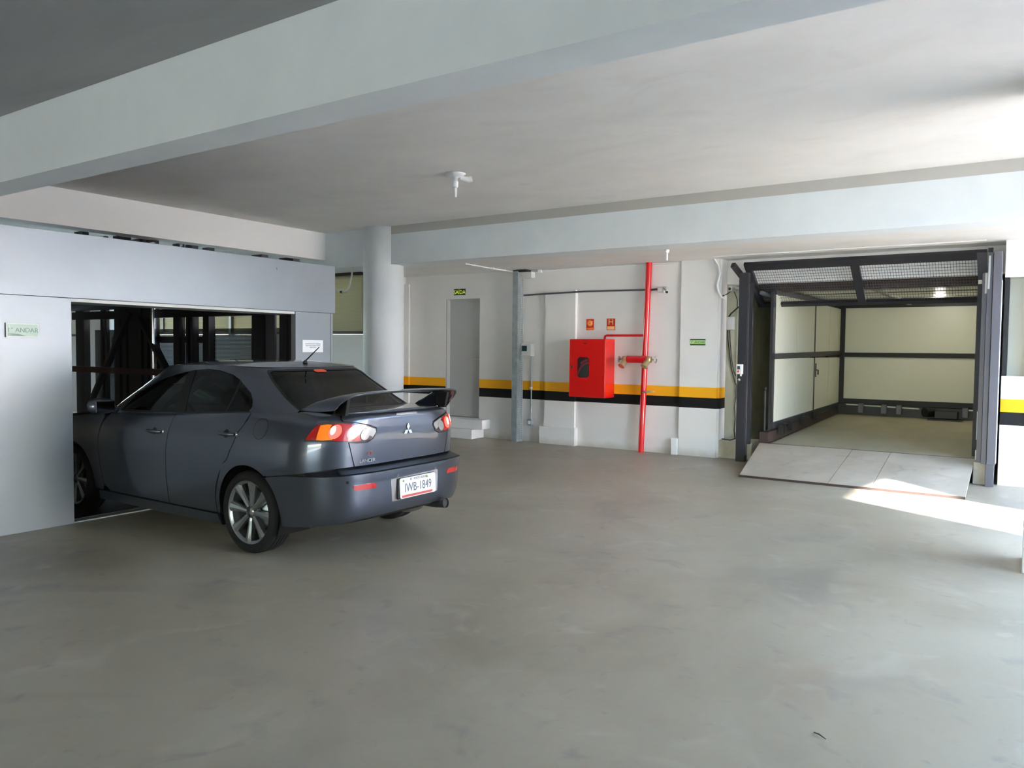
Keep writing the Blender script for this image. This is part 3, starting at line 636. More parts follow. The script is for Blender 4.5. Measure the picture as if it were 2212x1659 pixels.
for y in (11.9, 12.05, 12.5, 13.3, 14.2): child(MB().box((-3.14, y, .36 + tz(y)), (-3.08, y + .07, .50 + tz(y))), 'beam_bracket', 'black', lf)
child(MB().add([(-3.16, 11.42, .262), (-.545, 11.42, .262), (-.545, 16.75, .27 + tz(16.75)), (-3.16, 16.75, .27 + tz(16.75)),
                (-3.16, 11.42, .20), (-.545, 11.42, .20), (-.545, 16.75, .2 + tz(16.75)), (-3.16, 16.75, .2 + tz(16.75))],
               [(0, 1, 2, 3), (4, 7, 6, 5), (0, 4, 5, 1), (1, 5, 6, 2), (2, 6, 7, 3), (3, 7, 4, 0)]), 'deck', 'pallet', lf)
child(MB().tube([(-3.27, 11.62, .42), (-3.27, 11.62, 1.04)], .022, 12).lathe([(0, 0), (.035, 0), (.03, .05), (0, .06)], (-3.27, 11.62, 1.04), 'z', 14), 'hydraulic_cylinder', 'black', lf)
child(MB().box((-.56, 16.35, .39), (-3.16, 16.38, .60)), 'rear_sill', 'dark_steel', lf)
for x in (-2.78, -2.37, -2.11, -1.02): child(MB().box((x, 16.24, .45), (x + .10, 16.33, .63), .01), 'roller', 'grey_steel', lf)
child(MB().tube([(-3.0, 16.31, .60), (-1.72, 16.31, .57)], .014, 8), 'air_line', 'plastic_grey', lf)
child(MB().tube([(-.95, 16.31, .585), (-.66, 16.31, .58)], .014, 8), 'air_line', 'plastic_grey', lf)
child(MB().tube([(-1.62, 16.2, .52), (-1.50, 16.32, .52)], .09, 20), 'motor', 'black', lf)
child(MB().box((-1.45, 16.10, .42), (-1.08, 16.30, .56), .01).box((-1.55, 16.0, .392), (-1.0, 16.25, .415)), 'pump_unit', 'dark_steel', lf)
cl = empty('lift_lamp', (-1.3, 15.3, 2.575), 0, 'small lit white lamp on the lift cage roof', 'lamp')
M['lamp_on'] = plain('lit_lamp', (1, 1, .95), .4, emis=(1, .95, .85), estr=3.)
child(MB().lathe([(0, -.045), (.05, -.04), (.07, 0), (0, 0)], (-1.35, 15.25, 2.578), seg=24), 'lamp_bulb', 'lamp_on', cl)
# ramp plate
rm = empty('ramp_plate', (-1.8, 10.6, 0), 0, 'dusty steel ramp plate sloping from the floor up to the lift deck', 'ramp')
def rpz(y): return .025 + (.285 - .025) * (y - 9.87) / (11.42 - 9.87)
def rslab(x0, x1, y0, y1, t=.022, xs=0):
    xa = lambda x, y: x - .19 * (y - 9.87) / 1.55 if x < -2.9 else x
    top_ = [(xa(x, y), y, rpz(y)) for y, x in ((y0, x0), (y0, x1), (y1, x1), (y1, x0))]
    return MB().add(top_ + [(a, b, c - t) for a, b, c in top_], [(0, 1, 2, 3), (4, 7, 6, 5), (0, 4, 5, 1), (1, 5, 6, 2), (2, 6, 7, 3), (3, 7, 4, 0)])
child(rslab(-3.08, -2.008, 9.87, 11.40), 'ramp_section', 'ramp', rm)
child(rslab(-2.002, -1.525, 9.87, 11.40), 'ramp_section', 'ramp', rm)
child(rslab(-1.519, -.56, 9.87, 11.40), 'ramp_section', 'ramp', rm)
child(rslab(-3.07, -.57, 11.405, 11.42, .01), 'hinge_strip', 'dark_steel', rm)
child(MB().box((-3.08, 9.86, 0), (-.56, 9.885, .027)), 'ramp_lip', 'brown_steel', rm)
child(MB().add([(-2.9, 9.95, 0), (-.7, 9.95, 0), (-.7, 11.35, 0), (-2.9, 11.35, 0), (-2.9, 9.95, rpz(9.95) - .025), (-.7, 9.95, rpz(9.95) - .025), (-.7, 11.35, rpz(11.35) - .025), (-2.9, 11.35, rpz(11.35) - .025)],
               [(0, 3, 2, 1), (4, 5, 6, 7), (0, 1, 5, 4), (1, 2, 6, 5), (2, 3, 7, 6), (3, 0, 4, 7)]), 'ramp_support', 'dark_steel', rm)
child(MB().lathe([(0, .004), (.018, .003), (.018, 0)], (-1.55, 10.62, rpz(10.62)), seg=12), 'bolt', 'alu', rm)
k = MB().box((-3.92, 11.45, 0), (-3.40, 12.0, .27), .015).build('concrete_curb', 'curb'); tag(k, 'low beige concrete curb block behind the left post of the lift', 'curb')
k = MB().box((-.56, 11.11, 0), (-.34, 11.38, .28), .012).build('concrete_curb', 'curb'); tag(k, 'small beige concrete block at the right post of the lift', 'curb')
# control switch with cable
sw = empty('lift_switch', (-3.53, 11.24, 1.35), 0, 'white lift control switch with red button on the left dark post', 'switch')
child(MB().box((-3.575, 11.19, 1.285), (-3.485, 11.25, 1.43), .008), 'switch_body', 'pvc', sw)
child(MB().box((-3.555, 11.183, 1.355), (-3.515, 11.191, 1.405), .003), 'display', 'led', sw)
child(MB().lathe([(0, -.012), (.014, -.01), (.017, 0)], (-3.54, 11.19, 1.325), 'y', 16), 'red_button', 'sign_red', sw)
child(MB().tube([(-3.51, 11.22, 1.285), (-3.51, 11.22, 1.255)], .012, 10), 'cable_gland', 'pvc', sw)
cw = empty('switch_cable', (-3.55, 11.24, 1.2), 0, 'black cable hanging beside the left lift post down to the curb', 'cable')
child(MB().tube([(-3.53, 11.24, 1.20), (-3.57, 11.235, 1.14), (-3.58, 11.24, 1.05), (-3.575, 11.235, .95), (-3.60, 11.24, .80), (-3.585, 11.24, .62), (-3.60, 11.25, .45), (-3.60, 11.3, .33), (-3.72, 11.44, .285), (-3.88, 11.55, .283)], .009, 8), 'cable', 'cable', cw)
child(MB().tube([(-3.53, 11.24, 1.19), (-3.55, 11.235, 1.215)], .016, 8), 'cable_gland', 'alu', cw)
# recess fittings
jb = empty('wall_box', (-3.93, 11.96, 2.05), 0, 'pale square junction box high in the yellowish recess beside the lift', 'junction box')
child(MB().box((-4.03, 11.92, 1.95), (-3.86, 12.0, 2.155), .008), 'box_body', 'plastic_grey', jb)
wc = empty('wall_cables', (-3.9, 11.97, 1.5), 0, 'thin dark cables running down the yellowish recess wall beside the lift', 'cable')
child(MB().tube([(-3.975, 11.98, 1.95), (-3.965, 11.98, 1.80), (-3.93, 11.98, 1.55), (-3.90, 11.98, 1.35), (-3.83, 11.98, 1.10), (-3.70, 11.97, .95)], .007, 6), 'cable', 'cable', wc)
child(MB().tube([(-3.94, 11.98, 1.95), (-3.93, 11.98, 1.78), (-3.90, 11.98, 1.5), (-3.86, 11.98, 1.30), (-3.74, 11.97, 1.08)], .007, 6), 'cable', 'cable', wc)
child(MB().tube([(-3.95, 11.95, 2.155), (-3.90, 11.9, 2.20), (-3.80, 11.7, 2.22), (-3.62, 11.38, 2.27)], .011, 8), 'cable', 'cable', wc)
child(MB().tube([(-3.76, 11.6, 2.52), (-3.74, 11.7, 2.40), (-3.77, 11.8, 2.30)], .007, 6), 'cable', 'cable', wc)
wp = empty('corner_conduit', (-3.9, 11.38, 2.7), 0, 'bent white plastic pipe coming down the corner of the pilaster next to the lift', 'pipe')
child(MB().tube([(-4.0, 11.37, 2.995), (-3.93, 11.37, 2.90), (-3.905, 11.37, 2.78), (-3.925, 11.37, 2.68), (-3.945, 11.37, 2.60), (-3.92, 11.37, 2.50), (-3.87, 11.37, 2.42), (-3.835, 11.37, 2.41), (-3.81, 11.37, 2.45)], .016, 10), 'pipe', 'pvc', wp)
s2c = empty('security_camera', (-3.73, 11.38, 2.55), 0, 'white security camera tucked under the lintel beside the lift post', 'camera')
child(MB().tube([(-3.60, 11.44, 2.545), (-3.66, 11.42, 2.552), (-3.71, 11.40, 2.55)], .014, 10), 'mount_arm', 'pvc', s2c)
child(MB().tube([(-3.70, 11.46, 2.55), (-3.74, 11.34, 2.54)], .04, 18), 'camera_body', 'plastic_grey', s2c)
child(MB().tube([(-3.741, 11.339, 2.54), (-3.744, 11.331, 2.539)], .022, 14), 'lens', 'black', s2c)
child(MB().tube([(-3.72, 11.42, 2.53), (-3.80, 11.40, 2.47), (-3.87, 11.39, 2.44)], .008, 6), 'camera_cable', 'cable', s2c)
tw = MB().tube([(-.712, 3.381, .004), (-.69, 3.368, .009), (-.658, 3.350, .004)], [.0025, .003, .0015], 6).build('twig', 'twig'); tag(tw, 'small dark twig lying on the bare floor in the foreground', 'twig')
# ------------------------------------------------------------------ the car
def lerp(x, xs, ys): return float(np.interp(x, xs, ys))
def spl(xs, ys):
    xs=np.array(xs,float); ys=np.array(ys,float); n=len(xs); h=np.diff(xs); d=np.diff(ys)/h
    m=np.zeros(n); m[0]=d[0]; m[-1]=d[-1]
    for i in range(1,n-1):
        m[i]=0 if d[i-1]*d[i]<=0 else 2*d[i-1]*d[i]/(d[i-1]+d[i])
    def f(x):
        if x<=xs[0]: return float(ys[0]+(x-xs[0])*m[0])
        if x>=xs[-1]: return float(ys[-1]+(x-xs[-1])*m[-1])
        i=int(np.searchsorted(xs,x)-1); t=(x-xs[i])/h[i]
        return float((2*t**3-3*t*t+1)*ys[i]+(t**3-2*t*t+t)*h[i]*m[i]+(-2*t**3+3*t*t)*ys[i+1]+(t**3-t*t)*h[i]*m[i+1])
    return f
def smooth(a,b,x):
    t=min(1,max(0,(x-a)/(b-a))); return t*t*(3-2*t)
UC,UF=.30,2.75
class Chart:
    """plan contour at each level: superellipse tail, straight side, superellipse nose"""
    def __init__(s,b,ur,uf,n=3.6,m=3.0,uc=UC,ufc=UF,nf=2.6,mf=2.6,bow=None,z=None,ref=.6,tk=None):
        s.b,s.ur,s.uf,s.n,s.m,s.uc,s.ufc,s.nf,s.mf,s.z=b,ur,uf,n,m,uc,ufc,nf,mf,z
        s.bow=bow or (lambda u:1.0); s.tk=tk or (lambda h:0.0)
        th=np.linspace(0,math.pi/2,400)
        a=uc-ur(ref);B=b(ref)
        U=uc-a*np.cos(th)**(2/n); V=B*np.sin(th)**(2/m)
        L=np.concatenate([[0],np.cumsum(np.hypot(np.diff(U),np.diff(V)))])
        s.th,s.L=th,L; s.LR=L[-1]
        a=uf(ref)-ufc
        U=ufc+a*np.cos(th)**(2/nf); V=B*np.sin(th)**(2/mf)
        L2=np.concatenate([[0],np.cumsum(np.hypot(np.diff(U),np.diff(V)))])
        s.L2=L2; s.LF=L2[-1]; s.LS=ufc-uc; s.LT=s.LR+s.LS+s.LF
    def P(s,q,h):
        sg=1 if q>=0 else -1; q=min(abs(q),s.LT-1e-6); B=s.b(h)
        if q<s.LR:
            th=np.interp(q,s.L,s.th); a=s.uc-s.ur(h)
            u=s.uc-a*math.cos(th)**(2/s.n); v=B*math.sin(th)**(2/s.m)
        elif q<s.LR+s.LS: u=s.uc+q-s.LR; v=B
        else:
            th=np.interp(s.LT-q,s.L2,s.th); a=s.uf(h)-s.ufc
            u=s.ufc+a*max(0,math.cos(th))**(2/s.nf); v=B*math.sin(th)**(2/s.mf)
        v*=s.bow(u)*(1-s.tk(h)*smooth(.15,-.65,u))
        return np.array([u,sg*v,s.z(u,h) if s.z else h])
    def q_u(s,u,h):
        "arc coordinate on the left side for length position u"
        if u<=s.uc:
            a=s.uc-s.ur(h); c=min(1,max(0,(s.uc-u)/a)); th=math.acos(c**(s.n/2)); return float(np.interp(th,s.th,s.L))
        if u<=s.ufc: return s.LR+u-s.uc
        a=s.uf(h)-s.ufc; c=min(1,max(0,(u-s.ufc)/a)); th=math.acos(c**(s.nf/2)); return s.LT-float(np.interp(th,s.th,s.L2))
    def q_v(s,v,h):
        "arc coordinate on the tail for half width v"
        sg=1 if v>=0 else -1
        c=min(1,abs(v)/s.b(h)); th=math.asin(c**(s.m/2)); return sg*float(np.interp(th,s.th,s.L))
    def N(s,q,h,e=2e-3):
        a=s.P(q+e,h)-s.P(q-e,h); b=s.P(q,h+e)-s.P(q,h-e); n=np.cross(a,b)
        l=np.linalg.norm(n)
        if l<1e-12: return np.array([0,0,1.])
        return -n/l if True else n/l
top=spl([-.97,-.3,0,.5,1.75,2.2,2.9,3.4,3.65],[1.115,1.11,1.10,1.07,1.005,.99,.93,.83,.76])
def zlow(u,h):
    "levels above .60 stretch to the belt line"
    if h<=.60: return h
    return .60+(h-.60)*(top(u)-.60)/.515
Bw=spl([.17,.24,.32,.45,.60,.74,.86,.94,1.0,1.05,1.09,1.115],[.80,.825,.845,.862,.874,.880,.874,.864,.850,.835,.818,.80])
tk=spl([.17,.9,1.0,1.06,1.10,1.115],[0,0,.02,.05,.10,.14])
Urb=spl([.17,.24,.30,.36,.46,.60,.68,.712,.74,1.2],[-.72,-.80,-.885,-.925,-.945,-.955,-.962,-.955,-.95,-.95])
Urt=spl([.17,.60,.72,.80,.92,1.02,1.08,1.102,1.115],[-.84,-.85,-.855,-.862,-.868,-.87,-.868,-.855,-.82])
Ufl=spl([.17,.3,.5,.7,.85,1.0,1.115],[3.45,3.56,3.60,3.60,3.56,3.45,3.25])
bow=spl([-1,0,1.3,2.6,3.6],[.985,1.0,1.0,.99,.96])
BUMP=Chart(Bw,Urb,Ufl,n=6.5,m=4.5,bow=bow,z=zlow,tk=tk)
BODY=Chart(Bw,Urt,Ufl,n=6.0,m=4.3,bow=bow,z=zlow,tk=tk)
# greenhouse, level 0 belt .. 1 roof edge
gb=spl([0,.25,.5,.75,.9,1.0],[.80,.772,.735,.69,.66,.625])
gr=spl([0,.25,.5,.75,.9,1.0],[-.44,-.27,-.12,.03,.11,.19])
gf=spl([0,.25,.5,.75,.9,1.0],[2.52,2.30,2.06,1.83,1.69,1.60])
roofe=spl([-.4,0,.2,.5,.9,1.3,1.6,2.2],[1.425,1.43,1.437,1.450,1.453,1.440,1.415,1.40])
def zg(u,h):
    b=top(u)-.008; return b+h*(roofe(u)-b)
GH=Chart(gb,gr,gf,n=4.5,m=5.0,uc=.75,ufc=1.2,nf=3.2,mf=5,bow=lambda u:1.0-.02*smooth(1.0,2.4,u),z=zg,ref=.5)
car = empty('car', (-5.02, 4.67, 0), PI, 'dark grey sedan with rear wing and lit brake lights, entering the elevator nose first', 'car')

def inpoly(P, poly):
    x, y = P[:, 0], P[:, 1]; r = np.zeros(len(P), bool); n = len(poly)
    for i in range(n):
        x0, y0 = poly[i]; x1, y1 = poly[(i + 1) % n]
        if y0 == y1: continue
        c = ((y0 > y) != (y1 > y)) & (x < (x1 - x0) * (y - y0) / (y1 - y0) + x0); r ^= c
    return r
def resample(poly, d, hs):
    out = []
    n = len(poly)
    for i in range(n):
        a, b = poly[i], poly[(i + 1) % n]; L = math.hypot(b[0] - a[0], (b[1] - a[1]) * hs); k = max(1, int(math.ceil(L / d)))
        for j in range(k): out.append((a[0] + (b[0] - a[0]) * j / k, a[1] + (b[1] - a[1]) * j / k))
    return out
def cdt(outline, holes, d, hs):
    loops = [resample(outline, d, hs)] + [resample(h, d, hs) for h in holes]
    V = []; E = []
    for lp in loops:
        k = len(V); V += [(a, b * hs) for a, b in lp]; E += [(k + i, k + (i + 1) % len(lp)) for i in range(len(lp))]
    B = np.array(V); lo, hi = B.min(0), B.max(0)
    gx = np.arange(lo[0] + d * .5, hi[0], d); gy = np.arange(lo[1] + d * .5, hi[1], d)
    G = np.array([(a, b) for a in gx for b in gy])
    if len(G):
        po = [(a, b * hs) for a, b in loops[0]]; ok = inpoly(G, po)
        for lp in loops[1:]: ok &= ~inpoly(G, [(a, b * hs) for a, b in lp])
        G = G[ok]
        if len(G):
            dm = np.array([np.min(np.hypot(B[:, 0] - g[0], B[:, 1] - g[1])) for g in G]); G = G[dm > d * .45]
    n0 = len(V); V += [tuple(g) for g in G]
    vo, eo, fo, *_ = delaunay_2d_cdt([Vector(v) for v in V], E, [], 0, 1e-6)
    VO = np.array([v[:] for v in vo]); F = [tuple(f) for f in fo]
    C = np.array([VO[list(f)].mean(0) for f in F])
    ok = inpoly(C, [(a, b * hs) for a, b in loops[0]])
    for lp in loops[1:]: ok &= ~inpoly(C, [(a, b * hs) for a, b in lp])
    return [(v[0], v[1] / hs) for v in VO], [f for f, k in zip(F, ok) if k]

class Skin:
    """smooth skinned patches with exact surface normals and a turned-in rim"""
    def __init__(s): s.v = []; s.f = []; s.n = []
    def patch(s, pf, nf, outline, holes=(), d=.04, hs=1., off=0., rim=.008):
        V, Fc = cdt(outline, list(holes), d, hs); k = len(s.v)
        P = []; Nn = []
        for a, b in V:
            n = nf(a, b); p = pf(a, b) + n * off; P.append(p); Nn.append(n)
        ff = []
        for f in Fc:
            if len(set(f)) < 3: continue
            a, b, c = (P[i] for i in f[:3]); g = np.cross(b - a, c - a)
            ff.append(f if g @ (Nn[f[0]] + Nn[f[1]] + Nn[f[2]]) > 0 else tuple(reversed(f)))
        s.v += P; s.n += Nn; s.f += [tuple(i + k for i in f) for f in ff]
        if rim:
            cnt = {}
            for f in ff:
                for i in range(len(f)):
                    e = (f[i], f[(i + 1) % len(f)]); cnt[e] = 1
            for (a, b) in list(cnt):
                if (b, a) in cnt: continue
                q = len(s.v); t = P[b] - P[a]; m = np.cross(t, Nn[a]); m /= max(1e-9, np.linalg.norm(m))
                s.v += [P[a], P[b], P[b] - Nn[b] * rim, P[a] - Nn[a] * rim]; s.n += [m] * 4; s.f.append((q + 1, q, q + 3, q + 2))
        return s
    def chart(s, ch, outline, holes=(), d=.04, hs=1., off=0., rim=.008, mirror=False):
        if mirror:
            outline = [(-a, b) for a, b in outline]; holes = [[(-a, b) for a, b in h] for h in holes]
        return s.patch(ch.P, ch.N, outline, holes, d, hs, off, rim)
    def build(s, name, mat, parent=car, label=None):
        me = bpy.data.meshes.new(name); me.from_pydata([tuple(map(float, p)) for p in s.v], [], s.f)
        me.materials.append(M[mat]); me.polygons.foreach_set('use_smooth', [True] * len(me.polygons)); me.update()
        me.normals_split_custom_set_from_vertices([tuple(map(float, n)) for n in s.n])
        o = bpy.data.objects.new(name, me); link(o, parent)
        if label: o['label'] = label
        return o

def hz(u, w): return w if w <= .60 else .60 + (w - .60) * .515 / (top(u) - .60)
def uw(ch, pts): return [(ch.q_u(u, hz(u, w)), hz(u, w)) for u, w in pts]
def gw(pts):
    out = []
    for u, w in pts:
        b = top(u) - .008; h = (w - b) / (roofe(u) - b); out.append((GH.q_u(u, h), h))
    return out
def arc(cu, cw, r, a0, a1, n=18): return [(cu + r * math.cos(a0 + (a1 - a0) * i / n), cw + r * math.sin(a0 + (a1 - a0) * i / n)) for i in range(n + 1)]
AR = .362; AW = .335
R = math.radians
# --- seams in side view (u, w)
seamQ = [(.03, 1.045), (.06, 1.0), (.13, .90), (.19, .80), (.27, .69), (.33, .60)]      # rear door trailing edge
def shift(pts, d): return [(u + d, w) for u, w in pts]
archback = arc(0, AW, AR, R(126), R(28))
# rear quarter
bs = [(-.218, .625)]
def quarter(mirror):
    s = Skin()
    up = [(-.213, .632)] + arc(0, AW, AR, R(125), R(20), 26) + arc(0, AW, AR, R(18), R(-12), 6)
    pts = up + [(.372, .27), (.40, .27), (.405, .39)] + [(.372, .50)] + shift(seamQ[::-1], -.004)
    P = uw(BODY, pts)
    P += [(BODY.q_u(.03, 1.115), 1.115), (BODY.q_u(-.3, 1.115), 1.115), (.74, 1.115), (.738, 1.088), (.704, 1.061)]
    P += [(.785, 1.069), (.870, 1.055), (.915, .995), (.941, .921), (.853, .921), (.748, .919), (.609, .911), (.57, .80), (.548, .735), (.545, .722), (.70, .716), (.84, .70), (.95, .680)]
    P += uw(BODY, [(-.45, .662), (-.30, .642)])
    s.chart(BODY, P, d=.03, mirror=mirror)
    sg = -1 if mirror else 1
    # strip of deck beside the boot lid, running forward under the rear pillar
    def pf(u, v): return np.array([u, v * sg, top(u) + .004 * (1 - (v / .8) ** 2)])
    def nf(u, v): return np.array([0, 0.04 * v * sg, 1.])
    rim_ = [BODY.P(q, 1.115) for q in np.linspace(.735, BODY.q_u(.25, 1.115), 16)]
    out = [(p[0], p[1]) for p in rim_] + [(.25, .55), (-.40, .55), (-.42, .60), (-.6, .605), (-.74, .60)]
    s.patch(pf, nf, out, d=.04, rim=.006)
    return s.build('rear_quarter_panel', 'paint')
ql = quarter(False); quarter(True)
fl = Skin(); a_ = arc(-.145, .985, .075, 0, 2 * PI, 26)[:-1]; fl.chart(BODY, uw(BODY, a_), d=.03, off=.0015, rim=.004); fl.build('fuel_door', 'paint', ql)
rg = Skin(); o_ = arc(-.145, .985, .079, 0, 2 * PI, 26)[:-1]; rg.chart(BODY, uw(BODY, o_), [uw(BODY, arc(-.145, .985, .075, 0, 2 * PI, 26)[:-1])], d=.02, off=.001, rim=0); rg.build('fuel_door_gap', 'car_black', ql)

# boot lid: tail face and deck
s = Skin()
P = [(q, .722) for q in np.linspace(-.535, .535, 12)] + [(.563, .80), (.598, .905), (.532, .896), (.43, .896), (.375, .92), (.345, .975), (.357, 1.005), (.46, 1.034), (.59, 1.057), (.695, 1.066), (.73, 1.09), (.728, 1.1145)]
right = [(-a, b) for a, b in P[:-13:-1][:0]]
tail = P[12:]
P = P[:12] + tail + [(-a, b) for a, b in tail[::-1]]
s.chart(BODY, P, d=.03)
def dz(u, v): return top(u) + .012 * (1 - (v / .72) ** 2) * smooth(-.87, -.78, u)
def pf(u, v): return np.array([u, v, dz(u, v)])
def nf(u, v):
    e = 1e-3; a = np.array([1, 0, (dz(u + e, v) - dz(u - e, v)) / (2 * e)]); b = np.array([0, 1, (dz(u, v + e) - dz(u, v - e)) / (2 * e)]); n = np.cross(a, b); return n / np.linalg.norm(n)
rim_ = [BODY.P(q, 1.1145) for q in np.linspace(-.728, .728, 40)]
s.patch(pf, nf, [(p[0], p[1]) for p in rim_] + [(-.60, .598), (-.40, .595), (-.405, -.595), (-.60, -.598)], d=.04, rim=.006)
lid = s.build('boot_lid', 'paint')
s = Skin(); s.patch(lambda u, v: np.array([u, v, top(u) - .002]), lambda u, v: np.array([0, 0, 1.]), [(-.42, -.60), (.0, -.62), (.0, .62), (-.42, .60)], d=.1, rim=0); s.build('parcel_deck', 'car_black')

# rear bumper with stepped ledge
s = Skin()
ua = -.30
side_arc = arc(0, AW, AR, R(189), R(127), 12)
low = uw(BUMP, [(-.352, .258)] + side_arc + [(-.222, .620)])
lip = lambda q: .676 - .012 * smooth(.55, .95, abs(q))
bot = lambda q: .258 + .077 * (1 - smooth(.35, 1.25, abs(q)))
Pl = low + uw(BUMP, [(-.30, .634), (-.45, .652)]) + [(.93, .664), (.85, lip(.85))]
full = Pl + [(q, lip(q)) for q in np.linspace(.75, -.75, 18)] + [(-a, b) for a, b in Pl[::-1]] + [(q, bot(q)) for q in np.linspace(-1.3, 1.3, 30)]
s.chart(BUMP, full, d=.032)
k = len(s.v); qs = np.linspace(-.98, .98, 60)
rows = []
for q in qs:
    h0 = lip(q); a = BUMP.P(q, h0); b = BODY.P(q * BODY.LR / BUMP.LR, .7155 - .03 * smooth(.6, .95, abs(q))); c = b + np.array([.03, 0, .002]); rows.append((a, b, c))
for r_ in rows: s.v += list(r_); s.n += [np.array([-.25, 0, 1.]) / 1.03, np.array([0, 0, 1.]), np.array([0, 0, 1.])]
for i in range(len(qs) - 1):
    for j in (0, 1): a = k + i * 3 + j; s.f.append((a, a + 1, a + 4, a + 3))
bump = s.build('rear_bumper', 'paint')
s = Skin()
for i, q in enumerate(np.linspace(-.72, .72, 40)):
    a = BUMP.P(q, lip(q)) + np.array([.012, 0, .009]); b = BODY.P(q * BODY.LR / BUMP.LR, .7155) + np.array([.015, 0, .0025]); s.v += [a, b]; s.n += [np.array([0, 0, 1.])] * 2
    if i: k = 2 * i; s.f.append((k - 2, k - 1, k + 1, k))
s.build('step_pad', 'step_pad', bump, 'dark pad on the bumper step')
s = Skin(); s.chart(BUMP, [(q, .26) for q in np.linspace(-.7, .7, 20)] + [(q, .36) for q in np.linspace(.7, -.7, 20)], d=.04, off=-.035); s.build('lower_valance', 'car_black', bump)
for sg in (1, -1):
    s = Skin(); s.chart(BUMP, [(.632, .598), (.452, .600), (.43, .585), (.428, .562), (.445, .560), (.615, .558), (.635, .575)], d=.02, off=.004, rim=.008, mirror=sg < 0); s.build('reflector', 'lens_red', bump, 'small red rear reflector')
for q in (.68, .195, -.267, -.70):
    s = Skin(); s.chart(BUMP, [(q + .012 * math.cos(t), .624 + .012 * math.sin(t)) for t in np.linspace(0, 2 * PI, 14)[:-1]], d=.01, off=.002, rim=.004); s.build('parking_sensor', 'car_black' if q > .5 else 'grey_steel', bump)
# number plate recess, plate
s = Skin(); s.chart(BUMP, [(-.30, .60), (-.29, .615), (.27, .603), (.275, .59), (.25, .424), (-.315, .430)], d=.04, off=.0025, rim=.004); s.build('plate_recess', 'chrome' if False else 'lens_clear', bump, 'shiny plate surround')
pl = MB(); xp = -.962
def pv(v, z, d=0.): return (xp - d - (z - .52) * -.06, v, z)
def pbox(v0, v1, z0, z1, d0, d1, mb):
    V = [pv(v, z, d) for d in (d0, d1) for v, z in ((v0, z0), (v1, z0), (v1, z1), (v0, z1))]
    return mb.add(V, [(0, 3, 2, 1), (4, 5, 6, 7), (0, 1, 5, 4), (1, 2, 6, 5), (2, 3, 7, 6), (3, 0, 4, 7)])
pbox(-.235, .205, .436, .600, -.008, .006, pl); pb = pl.build('plate_holder', 'car_black', bump)
pl = MB(); P2 = rrect(-.245, .185, .438, .596, .018); V = [pv(a, b, .006) for a, b in P2] + [pv(a, b, .011) for a, b in P2]; n = len(P2)
pl.add(V, [tuple(range(n)), tuple(range(n, 2 * n))[::-1]] + [(i, i + n, (i + 1) % n + n, (i + 1) % n) for i in range(n)]); npl = pl.build('number_plate', 'plate', bump, 'grey number plate')
t = MB(); xd, ud = (0, -1, 0), (.06, 0, 1)
text_mesh(t, 'IWB-1849', .098, pv(-.03, .513, .0115), xd, ud, squash=.80); text_mesh(t, 'RS   PORTO ALEGRE', .026, pv(-.04, .578, .0115), xd, ud, squash=.9); t.build('plate_lettering', 'ink', npl)
t = pbox(-.20, .165, .444, .462, .010, .0125, MB()); t.build('plate_strip', 'badge_red', npl)
for v in (.145, -.14): MB().lathe([(0, -.016), (.008, -.015), (.009, -.01)], (xp, v, .575), 'x', 12).build('plate_screw', 'brass', npl)

# tail lamps
def lamp(mirror):
    body = [(.937, .923), (.913, .993), (.868, 1.053), (.785, 1.067), (.70, 1.060), (.59, 1.050), (.46, 1.026), (.365, .999), (.352, .972), (.383, .924), (.434, .904), (.532, .903), (.604, .911), (.748, .920), (.853, .922)]
    s = Skin(); s.chart(BODY, body, d=.02, off=.004, rim=.014, mirror=mirror); L = s.build('tail_lamp', 'bezel', car, 'lit red and orange tail lamp')
    def lens(name, pts, mat, off=.007, d=.015):
        s = Skin(); s.chart(BODY, pts, d=d, off=off, rim=.003, mirror=mirror); return s.build(name, mat, L)
    def disc(cq, ch, rq, rh, n=26): return [(cq + rq * math.cos(t), ch + rh * math.sin(t)) for t in np.linspace(0, 2 * PI, n + 1)[:-1]]
    lens('red_lens', [(.928, .932), (.905, .993), (.866, 1.044), (.853, 1.036), (.850, .935)], 'lens_red')
    lens('amber_lens', [(.850, 1.036), (.80, 1.043), (.768, 1.040), (.775, 1.0), (.755, .955), (.73, .934), (.80, .930), (.847, .932)], 'lens_amber')
    lens('red_lens', [(.765, 1.044), (.70, 1.050), (.59, 1.040), (.50, 1.022), (.52, .96), (.50, .914), (.532, .912), (.604, .918), (.725, .927), (.76, .96), (.77, 1.0)], 'lens_red', .006)
    for cq, ch, rq, rh in ((.727, .990, .048, .050), (.586, .979, .050, .050)):
        lens('brake_light', disc(cq, ch, rq, rh), 'lens_glow', .009)
        lens('bulb', disc(cq + .018, ch + .010, rq * .38, rh * .62), 'bulb', .011)
    lens('reverse_lens', disc(.468, .960, .042, .043), 'lens_clear', .009)
    lens('clear_lens', [(.50, 1.024), (.455, 1.018), (.372, .994), (.362, .972), (.388, .935), (.425, .95), (.44, .985), (.47, 1.006)], 'lens_clear', .0065)
    return L
lamp(False); lamp(True)

